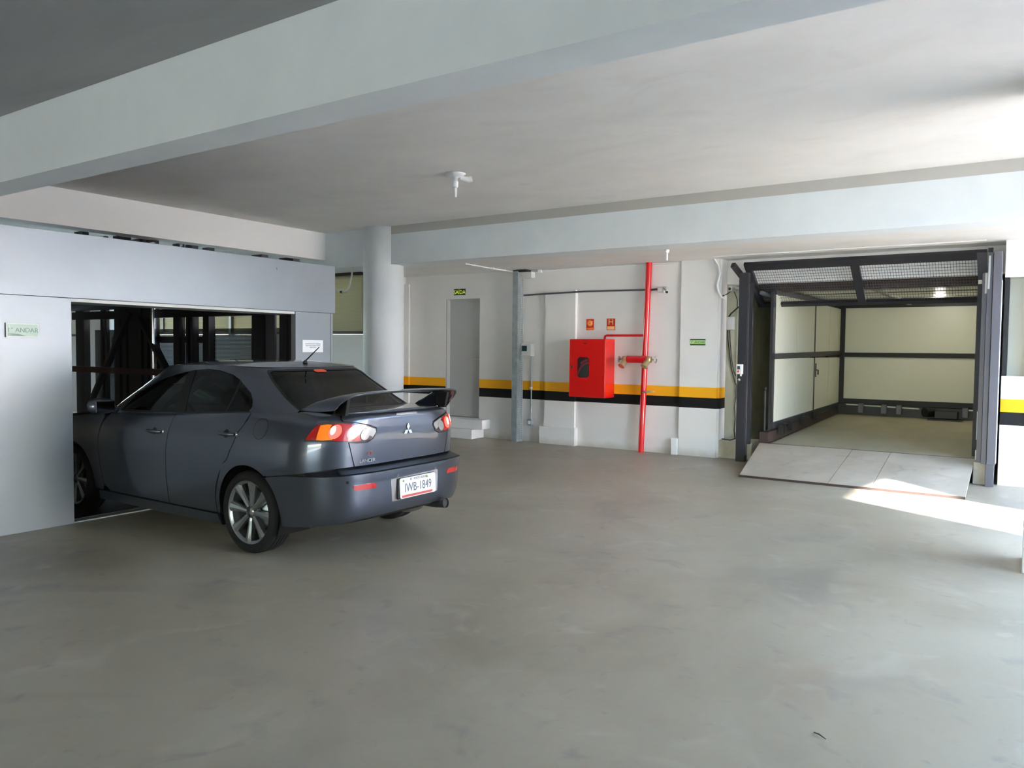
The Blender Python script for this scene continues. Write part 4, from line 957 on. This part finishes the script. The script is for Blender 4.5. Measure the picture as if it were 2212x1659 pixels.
# doors
def doorp(name, lo, mirror):
    s = Skin(); s.chart(BODY, uw(BODY, lo), d=.045, mirror=mirror); return s.build(name, 'paint')
rear_door = shift(seamQ[:-1], .004) + [(.30, .66), (.36, .56), (.395, .48), (.412, .39), (.41, .275)] + [(.7, .27), (1.0, .27), (1.07, .272)] + [(1.065, .55), (1.05, .75), (1.03, .90), (1.005, 1.043)]
front_door = [(1.012, 1.043), (1.037, .90), (1.057, .75), (1.072, .55), (1.077, .272), (1.5, .27), (2.02, .27), (2.10, .33), (2.13, .5), (2.14, .75), (2.10, .90), (2.02, .99)]
for i in range(len(rear_door)):
    u, w = rear_door[i]
    if w > 1.04: rear_door[i] = (u, top(u) - .001)
front_door[0] = (1.012, top(1.012) - .001); front_door[-1] = (2.02, top(2.02) - .001)
def densify_top(pts, u0, u1, n=8): return pts + [(u0 + (u1 - u0) * i / n, top(u0 + (u1 - u0) * i / n) - .001) for i in range(1, n)]
rear_door = densify_top(rear_door, 1.005, .034); front_door = densify_top(front_door, 2.02, 1.012)
def handle(door, u, w, sg):
    p = BODY.P(sg * BODY.q_u(u, hz(u, w)), hz(u, w)); v = abs(p[1])
    k = Skin(); k.chart(BODY, [(BODY.q_u(u + .005 + .033 * math.cos(t), hz(u, w)), hz(u, w) + .036 * math.sin(t)) for t in np.linspace(0, 2 * PI, 24)[:-1]], d=.015, off=.002, rim=0, mirror=sg < 0); k.build('handle_recess', 'car_black', door)
    MB().tube([(u + .085, sg * (v + .004), w + .002), (u + .06, sg * (v + .03), w + .002), (u, sg * (v + .038), w), (u - .075, sg * (v + .034), w), (u - .10, sg * (v + .008), w - .001)], [.010, .014, .016, .015, .011], 12).build('door_handle', 'paint', door)
    MB().lathe([(0, .008), (.014, .006), (.016, 0)], (u - .118, sg * v, w), 'y', 14).build('keyhole', 'chrome', door)
for sg in (1, -1):
    rd = doorp('rear_door', rear_door, sg < 0); handle(rd, .245, .925, sg)
    fd = doorp('front_door', front_door, sg < 0); handle(fd, 1.235, .88, sg)
    # door mirror
    m_ = MB(); bmh = bmesh.new(); bmesh.ops.create_uvsphere(bmh, u_segments=20, v_segments=12, radius=1)
    for v in bmh.verts:
        x, y, z = v.co; e = .75
        v.co = Vector((math.copysign(abs(x) ** e, x) * .075, math.copysign(abs(y) ** e, y) * .115, math.copysign(abs(z) ** e, z) * .072))
    m_.bm(bmh, True, Matrix.Translation((1.93, sg * .955, 1.065)))
    mr_ = m_.tube([(1.95, sg * .80, 1.03), (1.94, sg * .88, 1.035)], [.03, .022], 12).build('door_mirror', 'paint', fd)
    MB().box((1.853, sg * .87, 1.015), (1.866, sg * 1.04, 1.115), .005).build('mirror_glass', 'mirror_dark', mr_)
    # sill
    s = Skin(); s.chart(BODY, [(BODY.q_u(u, .175), .175) for u in np.linspace(.385, 2.24, 14)] + [(BODY.q_u(u, .262), .262) for u in np.linspace(2.20, .40, 14)], d=.05, off=.012, rim=.02, mirror=sg < 0); s.build('side_skirt', 'paint')
    # front wing
    fa = arc(2.635, AW, AR, R(180), R(0), 24)
    fw = [(2.145, .27)] + [(2.27, .27)] + fa + [(3.05, .25), (3.30, .25), (3.42, .45), (3.42, .70)] + [(u, top(u) - .003) for u in (3.35, 3.1, 2.8, 2.5, 2.3, 2.16)] + [(2.11, .95), (2.148, .75), (2.138, .5), (2.11, .33)]
    s = Skin(); s.chart(BODY, uw(BODY, fw), d=.06, mirror=sg < 0); s.build('front_wing', 'paint')
s = Skin()
for sg in (1, -1): s.chart(BODY, [(BODY.q_u(3.43, h), h) for h in np.linspace(.22, 1.10, 8)] + [(BODY.LT - 1e-3, h) for h in np.linspace(1.10, .22, 8)], d=.07, mirror=sg < 0)
s.build('front_bumper', 'paint')
def hoodp(u, v): return np.array([u, v, top(u) + .03 * (1 - (v / .8) ** 2)])
rim_ = [BODY.P(q, 1.115) for q in np.linspace(BODY.q_u(2.15, 1.115), BODY.LT, 30)]
o_ = [(p[0], p[1]) for p in rim_] + [(p[0], -p[1]) for p in rim_[::-1][1:]]
s = Skin(); s.patch(hoodp, lambda u, v: np.array([.1, .06 * v, 1.]) / 1.01, o_, d=.1, rim=.01); s.build('bonnet', 'paint')

# dark inner body, wheel wells and floor
s = Skin()
for sg in (1, -1):
    for u0, u1, ac in ((-.8, 1.2, 0.), (1.2, 3.4, 2.635)):
        out = [(BODY.q_u(u, .30), .30) for u in (u0, ac - AR - .005)] + [(BODY.q_u(u, w), w) for u, w in arc(ac, AW, AR + .006, R(188) if ac == 0 else R(203), R(-23), 22)] + [(BODY.q_u(u, .19), .19) for u in (ac + AR + .005, u1)] + [(BODY.q_u(u, 1.09), 1.09) for u in np.linspace(u1, u0, 8)]
        s.chart(BODY, out, d=.1, off=-.013, rim=0, mirror=sg < 0)
s.chart(BODY, [(q, .74) for q in np.linspace(-.9, .9, 16)] + [(q, 1.10) for q in np.linspace(.9, -.9, 16)], d=.06, off=-.012, rim=0)
s.chart(BUMP, [(q, .36) for q in np.linspace(-1.1, 1.1, 16)] + [(q, .655) for q in np.linspace(1.1, -1.1, 16)], d=.06, off=-.02, rim=0)
inner = s.build('inner_body', 'car_black')
wwm = MB()
for ac in (0., 2.635):
    for sg in (1, -1):
        A = arc(ac, AW, AR + .004, R(205), R(-25), 20)
        wwm.grid([[(u, sg * .845, w) for u, w in A], [(u, sg * .52, w) for u, w in A]], True)
        wwm.add([(u, sg * .52, w) for u, w in A], [tuple(range(len(A)))])
wwm.box((-.45, -.60, .22), (3.3, .60, .28)); wwm.box((.45, -.78, .19), (2.2, .78, .24)); wwm.build('underbody', 'car_black')

# greenhouse
SW = [(1.955, 1.025), (1.767, 1.183), (1.62, 1.24), (1.47, 1.30), (1.30, 1.345), (1.128, 1.379), (.95, 1.409), (.783, 1.422), (.60, 1.413), (.419, 1.382), (.32, 1.345), (.226, 1.293), (.14, 1.245), (.085, 1.19), (.06, 1.14), (.085, 1.10), (.14, 1.088), (.6, 1.066), (1.0, 1.044), (1.5, 1.022)]
sw_hole = gw(SW)
rg_hole = [(q, .045) for q in np.linspace(-.56, .56, 12)] + [(.585, .075), (.597, .35), (.605, .7), (.605, .93), (.585, .965)] + [(q, .975) for q in np.linspace(.55, -.55, 12)] + [(-.585, .965), (-.605, .93), (-.605, .7), (-.597, .35), (-.585, .075)]
LT = GH.LT
wsq = lambda h: LT - GH.q_u(gf(h) - .11, h)
ws_half = [(LT - 1e-4, .05), (LT - .62, .05), (LT - .60, .5), (LT - .56, .93), (LT - 1e-4, .95)]
s = Skin(); HS = .45
s.chart(GH, [(q, 0) for q in np.linspace(-LT + 1e-4, LT - 1e-4, 120)] + [(q, 1) for q in np.linspace(LT - 1e-4, -LT + 1e-4, 120)],
        [sw_hole, [(-a, b) for a, b in sw_hole], rg_hole, [(a - 3e-3 if i in (0, 4) else a, b) for i, (a, b) in enumerate(ws_half)], [(-a + 3e-3 if i in (0, 4) else -a, b) for i, (a, b) in enumerate(ws_half)]], d=.035, hs=HS, rim=.015)
# roof skin
def rz(u, v):
    a = min(1, abs((u - .9) / .72)); e = min(1, abs(v) / .64)
    return zg(u, 1) + .046 * (1 - a ** 4) * (1 - e ** 2.6)
def rp_(u, v): return np.array([u, v, rz(u, v)])
def rn_(u, v):
    e = 2e-3; n = np.cross([2 * e, 0, rz(u + e, v) - rz(u - e, v)], [0, 2 * e, rz(u, v + e) - rz(u, v - e)]); return n / np.linalg.norm(n)
rim_ = [GH.P(q, 1.0) for q in np.linspace(-LT + 1e-3, LT - 1e-3, 110)]
s.patch(rp_, rn_, [(p[0], p[1]) for p in rim_], d=.045, rim=0)
roof = s.build('roof_and_pillars', 'paint')
def shrink_uw(pts, k=.0): return pts
for sg in (1, -1):
    s = Skin(); s.chart(GH, sw_hole, d=.04, hs=HS, off=-.010, rim=0, mirror=sg < 0)
    # split into door glasses by pillars drawn over
    fgl = [(1.955, 1.025), (1.767, 1.183), (1.62, 1.24), (1.47, 1.30), (1.30, 1.345), (1.128, 1.379), (1.03, 1.396), (1.06, 1.042), (1.5, 1.022)]
    rgl = [(.915, 1.049), (.95, 1.409), (.783, 1.422), (.60, 1.413), (.419, 1.382), (.325, 1.347), (.375, 1.078), (.6, 1.066)]
    qgl = [(.345, 1.079), (.295, 1.33), (.226, 1.293), (.14, 1.245), (.085, 1.19), (.06, 1.14), (.085, 1.10), (.14, 1.088)]
    for nm, pg in (('front_side_window', fgl), ('rear_side_window', rgl), ('quarter_window', qgl)):
        s = Skin(); s.chart(GH, gw(pg), d=.05, hs=HS, off=-.006, rim=.004, mirror=sg < 0); s.build(nm, 'glass_side')
    s = Skin(); s.chart(GH, gw([(.905, 1.047), (1.07, 1.039), (1.035, 1.400), (.945, 1.413)]), d=.05, hs=HS, off=-.003, rim=.01, mirror=sg < 0); s.build('pillar_trim', 'car_black')
    s = Skin(); s.chart(GH, gw([(.348, 1.078), (.372, 1.077), (.322, 1.347), (.300, 1.338)]), d=.05, hs=HS, off=-.003, rim=.01, mirror=sg < 0); s.build('pillar_trim', 'car_black')
    s = Skin(); s.chart(GH, gw([(.06, 1.088), (1.97, 1.012), (1.97, 1.030), (1.0, 1.053), (.06, 1.105)]), d=.06, hs=HS, off=.004, rim=.01, mirror=sg < 0); s.build('belt_moulding', 'car_black')
    n = len(sw_hole); cq = sum(a for a, b in sw_hole) / n; chh = sum(b for a, b in sw_hole) / n
    outer = [(a + (a - cq) * .035, b + (b - chh) * .085) for a, b in sw_hole]
    inner_ = [(a - (a - cq) * .004, b - (b - chh) * .01) for a, b in sw_hole]
    s = Skin(); s.chart(GH, outer[:16], d=.04, hs=HS, off=.002, rim=0) if False else None
s = Skin(); s.chart(GH, rg_hole, d=.04, hs=HS, off=-.006, rim=.003); rw = s.build('rear_window', 'glass_rear')
s = Skin()
for sg in (1, -1): s.chart(GH, ws_half, d=.06, hs=HS, off=-.006, rim=0, mirror=sg < 0)
s.build('windscreen', 'glass_front')
bd = []
ri = [(a * .955, .5 + (b - .5) * .93) for a, b in rg_hole]
s = Skin(); s.chart(GH, rg_hole, [ri], d=.03, hs=HS, off=-.003, rim=0); s.build('window_seal', 'car_black', rw)
s = Skin(); s.chart(GH, [(.07 * math.cos(t) - .015, .935 + .032 * math.sin(t)) for t in np.linspace(0, 2 * PI, 20)[:-1]], d=.02, hs=HS, off=-.001, rim=0); s.build('window_sticker', 'sticker', rw, 'small round red sticker')
# antenna
an = MB().lathe([(0, 0), (.022, 0), (.016, .022), (.008, .03), (0, .03)], (.32, 0, rz(.32, 0)), 'z', 16).tube([(.32, 0, rz(.32, 0) + .02), (.14, 0, rz(.32, 0) + .145)], [.007, .004], 8); an.build('antenna', 'car_black')

# wing
SECT = [(0, -.940, 1.278, -.74, 1.262), (.3, -.935, 1.276, -.73, 1.258), (.5, -.925, 1.270, -.70, 1.248), (.60, -.905, 1.256, -.64, 1.226), (.645, -.872, 1.234, -.56, 1.200), (.672, -.825, 1.195, -.48, 1.165), (.68, -.775, 1.150, -.41, 1.135), (.68, -.74, 1.110, -.37, 1.108)]
def wsec(v, ut, zt, ul, zl):
    P = []; n = 9; th = .020
    for i in range(n + 1):
        t = i / n; P.append((ut + (ul - ut) * t, v, zt + (zl - zt) * t + th * (math.sin(PI * t) * .5 + .25)))
    for i in range(n, -1, -1):
        t = i / n; P.append((ut + (ul - ut) * t, v, zt + (zl - zt) * t - th * .45 * math.sin(PI * t) - .004))
    P.append(P[0]); return P
rows = [wsec(-v, a, b, c, d) for v, a, b, c, d in SECT[::-1]] + [wsec(*x) for x in SECT[1:]]
wg = MB().grid(rows, True)
wing = wg.build('rear_wing', 'paint')
for sg in (1, -1):
    MB().add([(-.80, sg * .60, 1.105), (-.70, sg * .60, 1.105), (-.70, sg * .57, 1.105), (-.80, sg * .57, 1.105), (-.83, sg * .60, 1.252), (-.70, sg * .60, 1.235), (-.70, sg * .57, 1.235), (-.83, sg * .57, 1.252)],
             [(0, 1, 2, 3), (4, 7, 6, 5), (0, 4, 5, 1), (1, 5, 6, 2), (2, 6, 7, 3), (3, 7, 4, 0)]).build('wing_support', 'car_black', wing)

# badges and lettering on the boot lid
def surf_text(txt, size, v, h, mat, name, sq=1., d=.003):
    p = BODY.P(BODY.q_v(v, h), h); n = BODY.N(BODY.q_v(v, h), h); xd = Vector((0, -1, 0)); nn = Vector(n); xd = (xd - nn * xd.dot(nn)).normalized(); ud = nn.cross(xd)
    t = MB(); text_mesh(t, txt, size, Vector(p) + nn * .002, xd, ud, d, squash=sq); return t.build(name, mat, lid)
surf_text('LANCER', .036, .425, .757, 'chrome', 'model_lettering', 1.15)
surf_text('GT', .034, .405, .812, 'badge_red', 'trim_badge', 1.1)
em_ = MB(); cx_, cz_, L_ = -.015, .958, .052
for a in (90, 210, 330):
    a = R(a); b1, b2 = a - R(30), a + R(30); e = lambda t, r: (cx_ - r * math.cos(t), cz_ + r * math.sin(t))
    q4 = [(cx_, cz_), e(b1, L_ * .62), e(a, L_ * 1.08), e(b2, L_ * .62)]
    V = [(-.871 - .0015, x, z) for x, z in q4] + [(-.871 - .008, x, z) for x, z in q4]
    em_.add(V, [(0, 1, 2, 3), (7, 6, 5, 4), (0, 4, 5, 1), (1, 5, 6, 2), (2, 6, 7, 3), (3, 7, 4, 0)])
em_.build('emblem', 'chrome', lid)
s = Skin(); s.chart(BODY, [(-.155, 1.083), (-.165, 1.098), (.125, 1.098), (.135, 1.083)], d=.03, off=.002, rim=.004); hb_ = s.build('high_brake_light', 'lens_clear', lid)
# exhaust
ex = MB().tube([(-.55, -.40, .295), (-.86, -.40, .30), (-.955, -.405, .312)], [.035, .037, .042], 20, cap=False)
exo = ex.build('exhaust_pipe', 'dark_steel', car)
MB().tube([(-.945, -.404, .311), (-.90, -.403, .308)], .036, 16).build('pipe_mouth', 'black', exo)
mf = MB(); bmh = bmesh.new(); bmesh.ops.create_uvsphere(bmh, u_segments=24, v_segments=12, radius=1)
for v in bmh.verts: v.co = Vector((math.copysign(abs(v.co.x) ** .6, v.co.x) * .09, math.copysign(abs(v.co.y) ** .6, v.co.y) * .13, v.co.z * .065))
mf.bm(bmh, True, Matrix.Translation((-.70, -.24, .305))); mf.build('muffler', 'muffler')

# wheels
def wheel(u, sg):
    W = empty('wheel', (u, sg * .76, .325)); W.parent = car; W.rotation_euler = (0, 0, 0 if sg > 0 else PI)
    # local: +y outwards
    prof = [(.245, .085), (.252, .100), (.268, .106), (.290, .104), (.308, .094), (.318, .078)]
    for k in (-.05, -.015, .015, .05):
        prof += [(.325, -k + .014 if False else 0, )][:0]
    tread = [(.3235, .066)]
    for gy in (.045, .012, -.018, -.048): tread += [(.325, gy + .006), (.317, gy + .005), (.317, gy - .003), (.325, gy - .004)]
    back = [(.318, -.085), (.300, -.100), (.26, -.104), (.245, -.09)]
    MB().lathe(prof + tread + back, (0, 0, 0), 'y', 72).build('tyre', 'rubber', W)
    rm_ = MB().lathe([(.225, .072), (.248, .092), (.254, .092), (.250, .080), (.236, .055), (.228, -.02), (.226, -.085)], (0, 0, 0), 'y', 64)
    rim_o = rm_.build('rim', 'alloy', W)
    sp = MB()
    for k in range(8):
        a = 2 * PI * k / 8 + .10
        def pt(r, t, y): 
            ca, sa = math.cos(a), math.sin(a); tx, tz_ = -sa, ca; return (ca * r + tx * t, y, sa * r + tz_ * t)
        rows = []
        for r, hw, yb in ((.045, .017, .066), (.07, .020, .068), (.12, .024, .070), (.17, .030, .074), (.21, .038, .078), (.238, .046, .080)):
            rows.append([pt(r, -hw, yb - .035), pt(r, -hw, yb), pt(r, -hw * .25, yb + .010), pt(r, hw * .55, yb + .006), pt(r, hw, yb - .010), pt(r, hw, yb - .035)])
        sp.grid(rows, False)
    sp.lathe([(0, .058), (.05, .058), (.062, .050), (.066, .02), (0, .02)], (0, 0, 0), 'y', 40)
    sp.build('spokes', 'alloy', W)
    MB().lathe([(0, .066), (.026, .064), (.029, .056)], (0, 0, 0), 'y', 28).build('hub_cap', 'lens_clear', W)
    lg = MB()
    for k in range(5):
        a = 2 * PI * k / 5 + .3; lg.lathe([(0, .052), (.010, .052), (.011, .062), (.0, .062)], (.047 * math.cos(a), 0, .047 * math.sin(a)), 'y', 10)
    lg.build('wheel_nuts', 'black', W)
    MB().lathe([(.0, .0), (.150, 0), (.152, -.015), (.0, -.015)], (0, 0, 0), 'y', 40).build('brake_disc', 'galv', W)
    MB().lathe([(0, -.06), (.226, -.06)], (0, 0, 0), 'y', 40).build('wheel_back', 'car_black', W)
for u in (0, 2.635):
    for sg in (1, -1): wheel(u, sg)

# interior
def seat(u, v, w2, name='front_seat'):
    S = empty(name, (u, v, .30)); S.parent = car
    MB().box((-.28, -w2, 0), (.26, w2, .22), .04).build('seat_cushion', 'seat', S)
    b = MB(); bmh = bmesh.new(); bmesh.ops.create_cube(bmh, size=1); bmesh.ops.bevel(bmh, geom=bmh.edges[:], offset=.12, segments=3, affect='EDGES')
    b.bm(bmh, True, Matrix.Translation((-.40, 0, .46)) @ Matrix.Rotation(R(-18), 4, 'Y') @ Matrix.Diagonal((.14, w2 * 2, .66, 1))); b.build('seat_back', 'seat', S)
    return S
for v in (.36, -.36):
    S = seat(1.35, v, .25)
    b = MB(); bmh = bmesh.new(); bmesh.ops.create_cube(bmh, size=1); bmesh.ops.bevel(bmh, geom=bmh.edges[:], offset=.2, segments=3, affect='EDGES')
    b.bm(bmh, True, Matrix.Translation((-.54, 0, .87)) @ Matrix.Rotation(R(-14), 4, 'Y') @ Matrix.Diagonal((.09, .26, .17, 1))); b.build('headrest', 'seat', S)
seat(.55, 0, .60, 'rear_seat')
MB().prism([(1.78, .55), (2.35, .55), (2.35, .98), (2.1, 1.01), (1.85, .96)], -.70, .70, 'y').build('dashboard', 'seat')
bpy.data.objects['dashboard'].parent = car
sw_ = MB()
ring = [(1.70 - .0 + .05 * math.sin(t) * -1, .36 + .18 * math.cos(t), .93 + .165 * math.sin(t)) for t in np.linspace(0, 2 * PI, 33)]
sw_.tube(ring, .014, 8, cap=False).tube([(1.70, .36, .93), (1.85, .36, .88)], .025, 8).beam((1.70, .19, .93), (1.70, .53, .93), .02, .03); sw_.build('steering_wheel', 'seat', car)
MB().box((1.0, -.72, .26), (-.3, .72, .30)).build('cabin_floor', 'car_black', car)
MB().box((.02, -.62, .62), (-.40, .62, 1.085)).build('parcel_shelf', 'seat', car)
# the small body parts above built without a parent argument belong to the car
for o in list(COL.objects):
    if o.parent is None and o.name.split('.')[0] in ('underbody', 'antenna', 'rear_wing', 'exhaust_pipe', 'muffler', 'dashboard'): o.parent = car
# ------------------------------------------------------------------ daylight
wd = bpy.data.worlds.new('world'); scene.world = wd; wd.use_nodes = True
N = wd.node_tree.nodes; L = wd.node_tree.links; bg = N['Background']
sky = N.new('ShaderNodeTexSky'); sky.sky_type = 'NISHITA'; sky.sun_disc = False; sky.sun_elevation = R(42); sky.sun_rotation = R(75); sky.air_density = 1.2; sky.dust_density = 1.5
mxs = N.new('ShaderNodeMix'); mxs.data_type = 'RGBA'; mxs.blend_type = 'MULTIPLY'; mxs.inputs['Factor'].default_value = 1; mxs.inputs['B'].default_value = (.93, .99, 1.04, 1)
L.new(sky.outputs['Color'], mxs.inputs['A']); L.new(mxs.outputs['Result'], bg.inputs['Color'])
scene.cycles.diffuse_bounces = 9; scene.cycles.max_bounces = 14; scene.cycles.transparent_max_bounces = 16; bg.inputs['Strength'].default_value = SKY
sl = bpy.data.lights.new('sun', 'SUN'); sl.energy = SUN; sl.angle = R(.6); sl.color = (1., .95, .88)
so = bpy.data.objects.new('sun', sl); COL.objects.link(so)
az = Vector((-(RX + 1.8), .54 * (RX + 1.8), -ROZ)).normalized()
so.rotation_euler = az.to_track_quat('-Z', 'Y').to_euler()
# light-guiding portals in the two real openings
def portal(loc, rot, sx, sy):
    a = bpy.data.lights.new('portal', 'AREA'); a.shape = 'RECTANGLE'; a.size = sx; a.size_y = sy; a.cycles.is_portal = True
    o = bpy.data.objects.new('daylight_portal', a); o.location = loc; o.rotation_euler = rot; COL.objects.link(o)
portal((RX + .15, (RO0 + RO1) / 2, ROZ / 2), (0, R(90), 0), ROZ, RO1 - RO0)
portal(((BX0 + BX1) / 2, RY - .1, BZ / 2), (R(90), 0, 0), BX1 - BX0, BZ)
ll = bpy.data.lights.new('lift_lamp_light', 'POINT'); ll.energy = 3; ll.shadow_soft_size = .07; ll.color = (1, .96, .86)
lo = bpy.data.objects.new('lift_lamp_light', ll); lo.location = (-1.35, 15.25, 2.48); COL.objects.link(lo)
portal((-19.5, 8.0, 1.7), (0, R(-90), 0), 2.8, 2.8)
# pale pavement outside the openings
struct(MB().box((-30, -30, -.25), (40, 40, -.205)), 'ground', 'curb')
vs = scene.view_settings; vs.view_transform = 'Standard'; vs.look = 'None'; vs.exposure = EXPO; vs.gamma = 1; vs.use_curve_mapping = False

for o in list(COL.objects):
    if o.parent is None and 'label' in o:
        g = {'ceiling_lamp': 'bare lamp sockets on the ceiling', 'concrete_curb': 'concrete blocks at the lift posts', 'floor_sign': 'green floor signs', 'fire_sign': 'fire signs above the cabinet',
             'security_camera': 'small security cameras', 'wall_conduit': 'conduits on the back wall'}.get(o.name.split('.')[0])
        if g: o['group'] = g
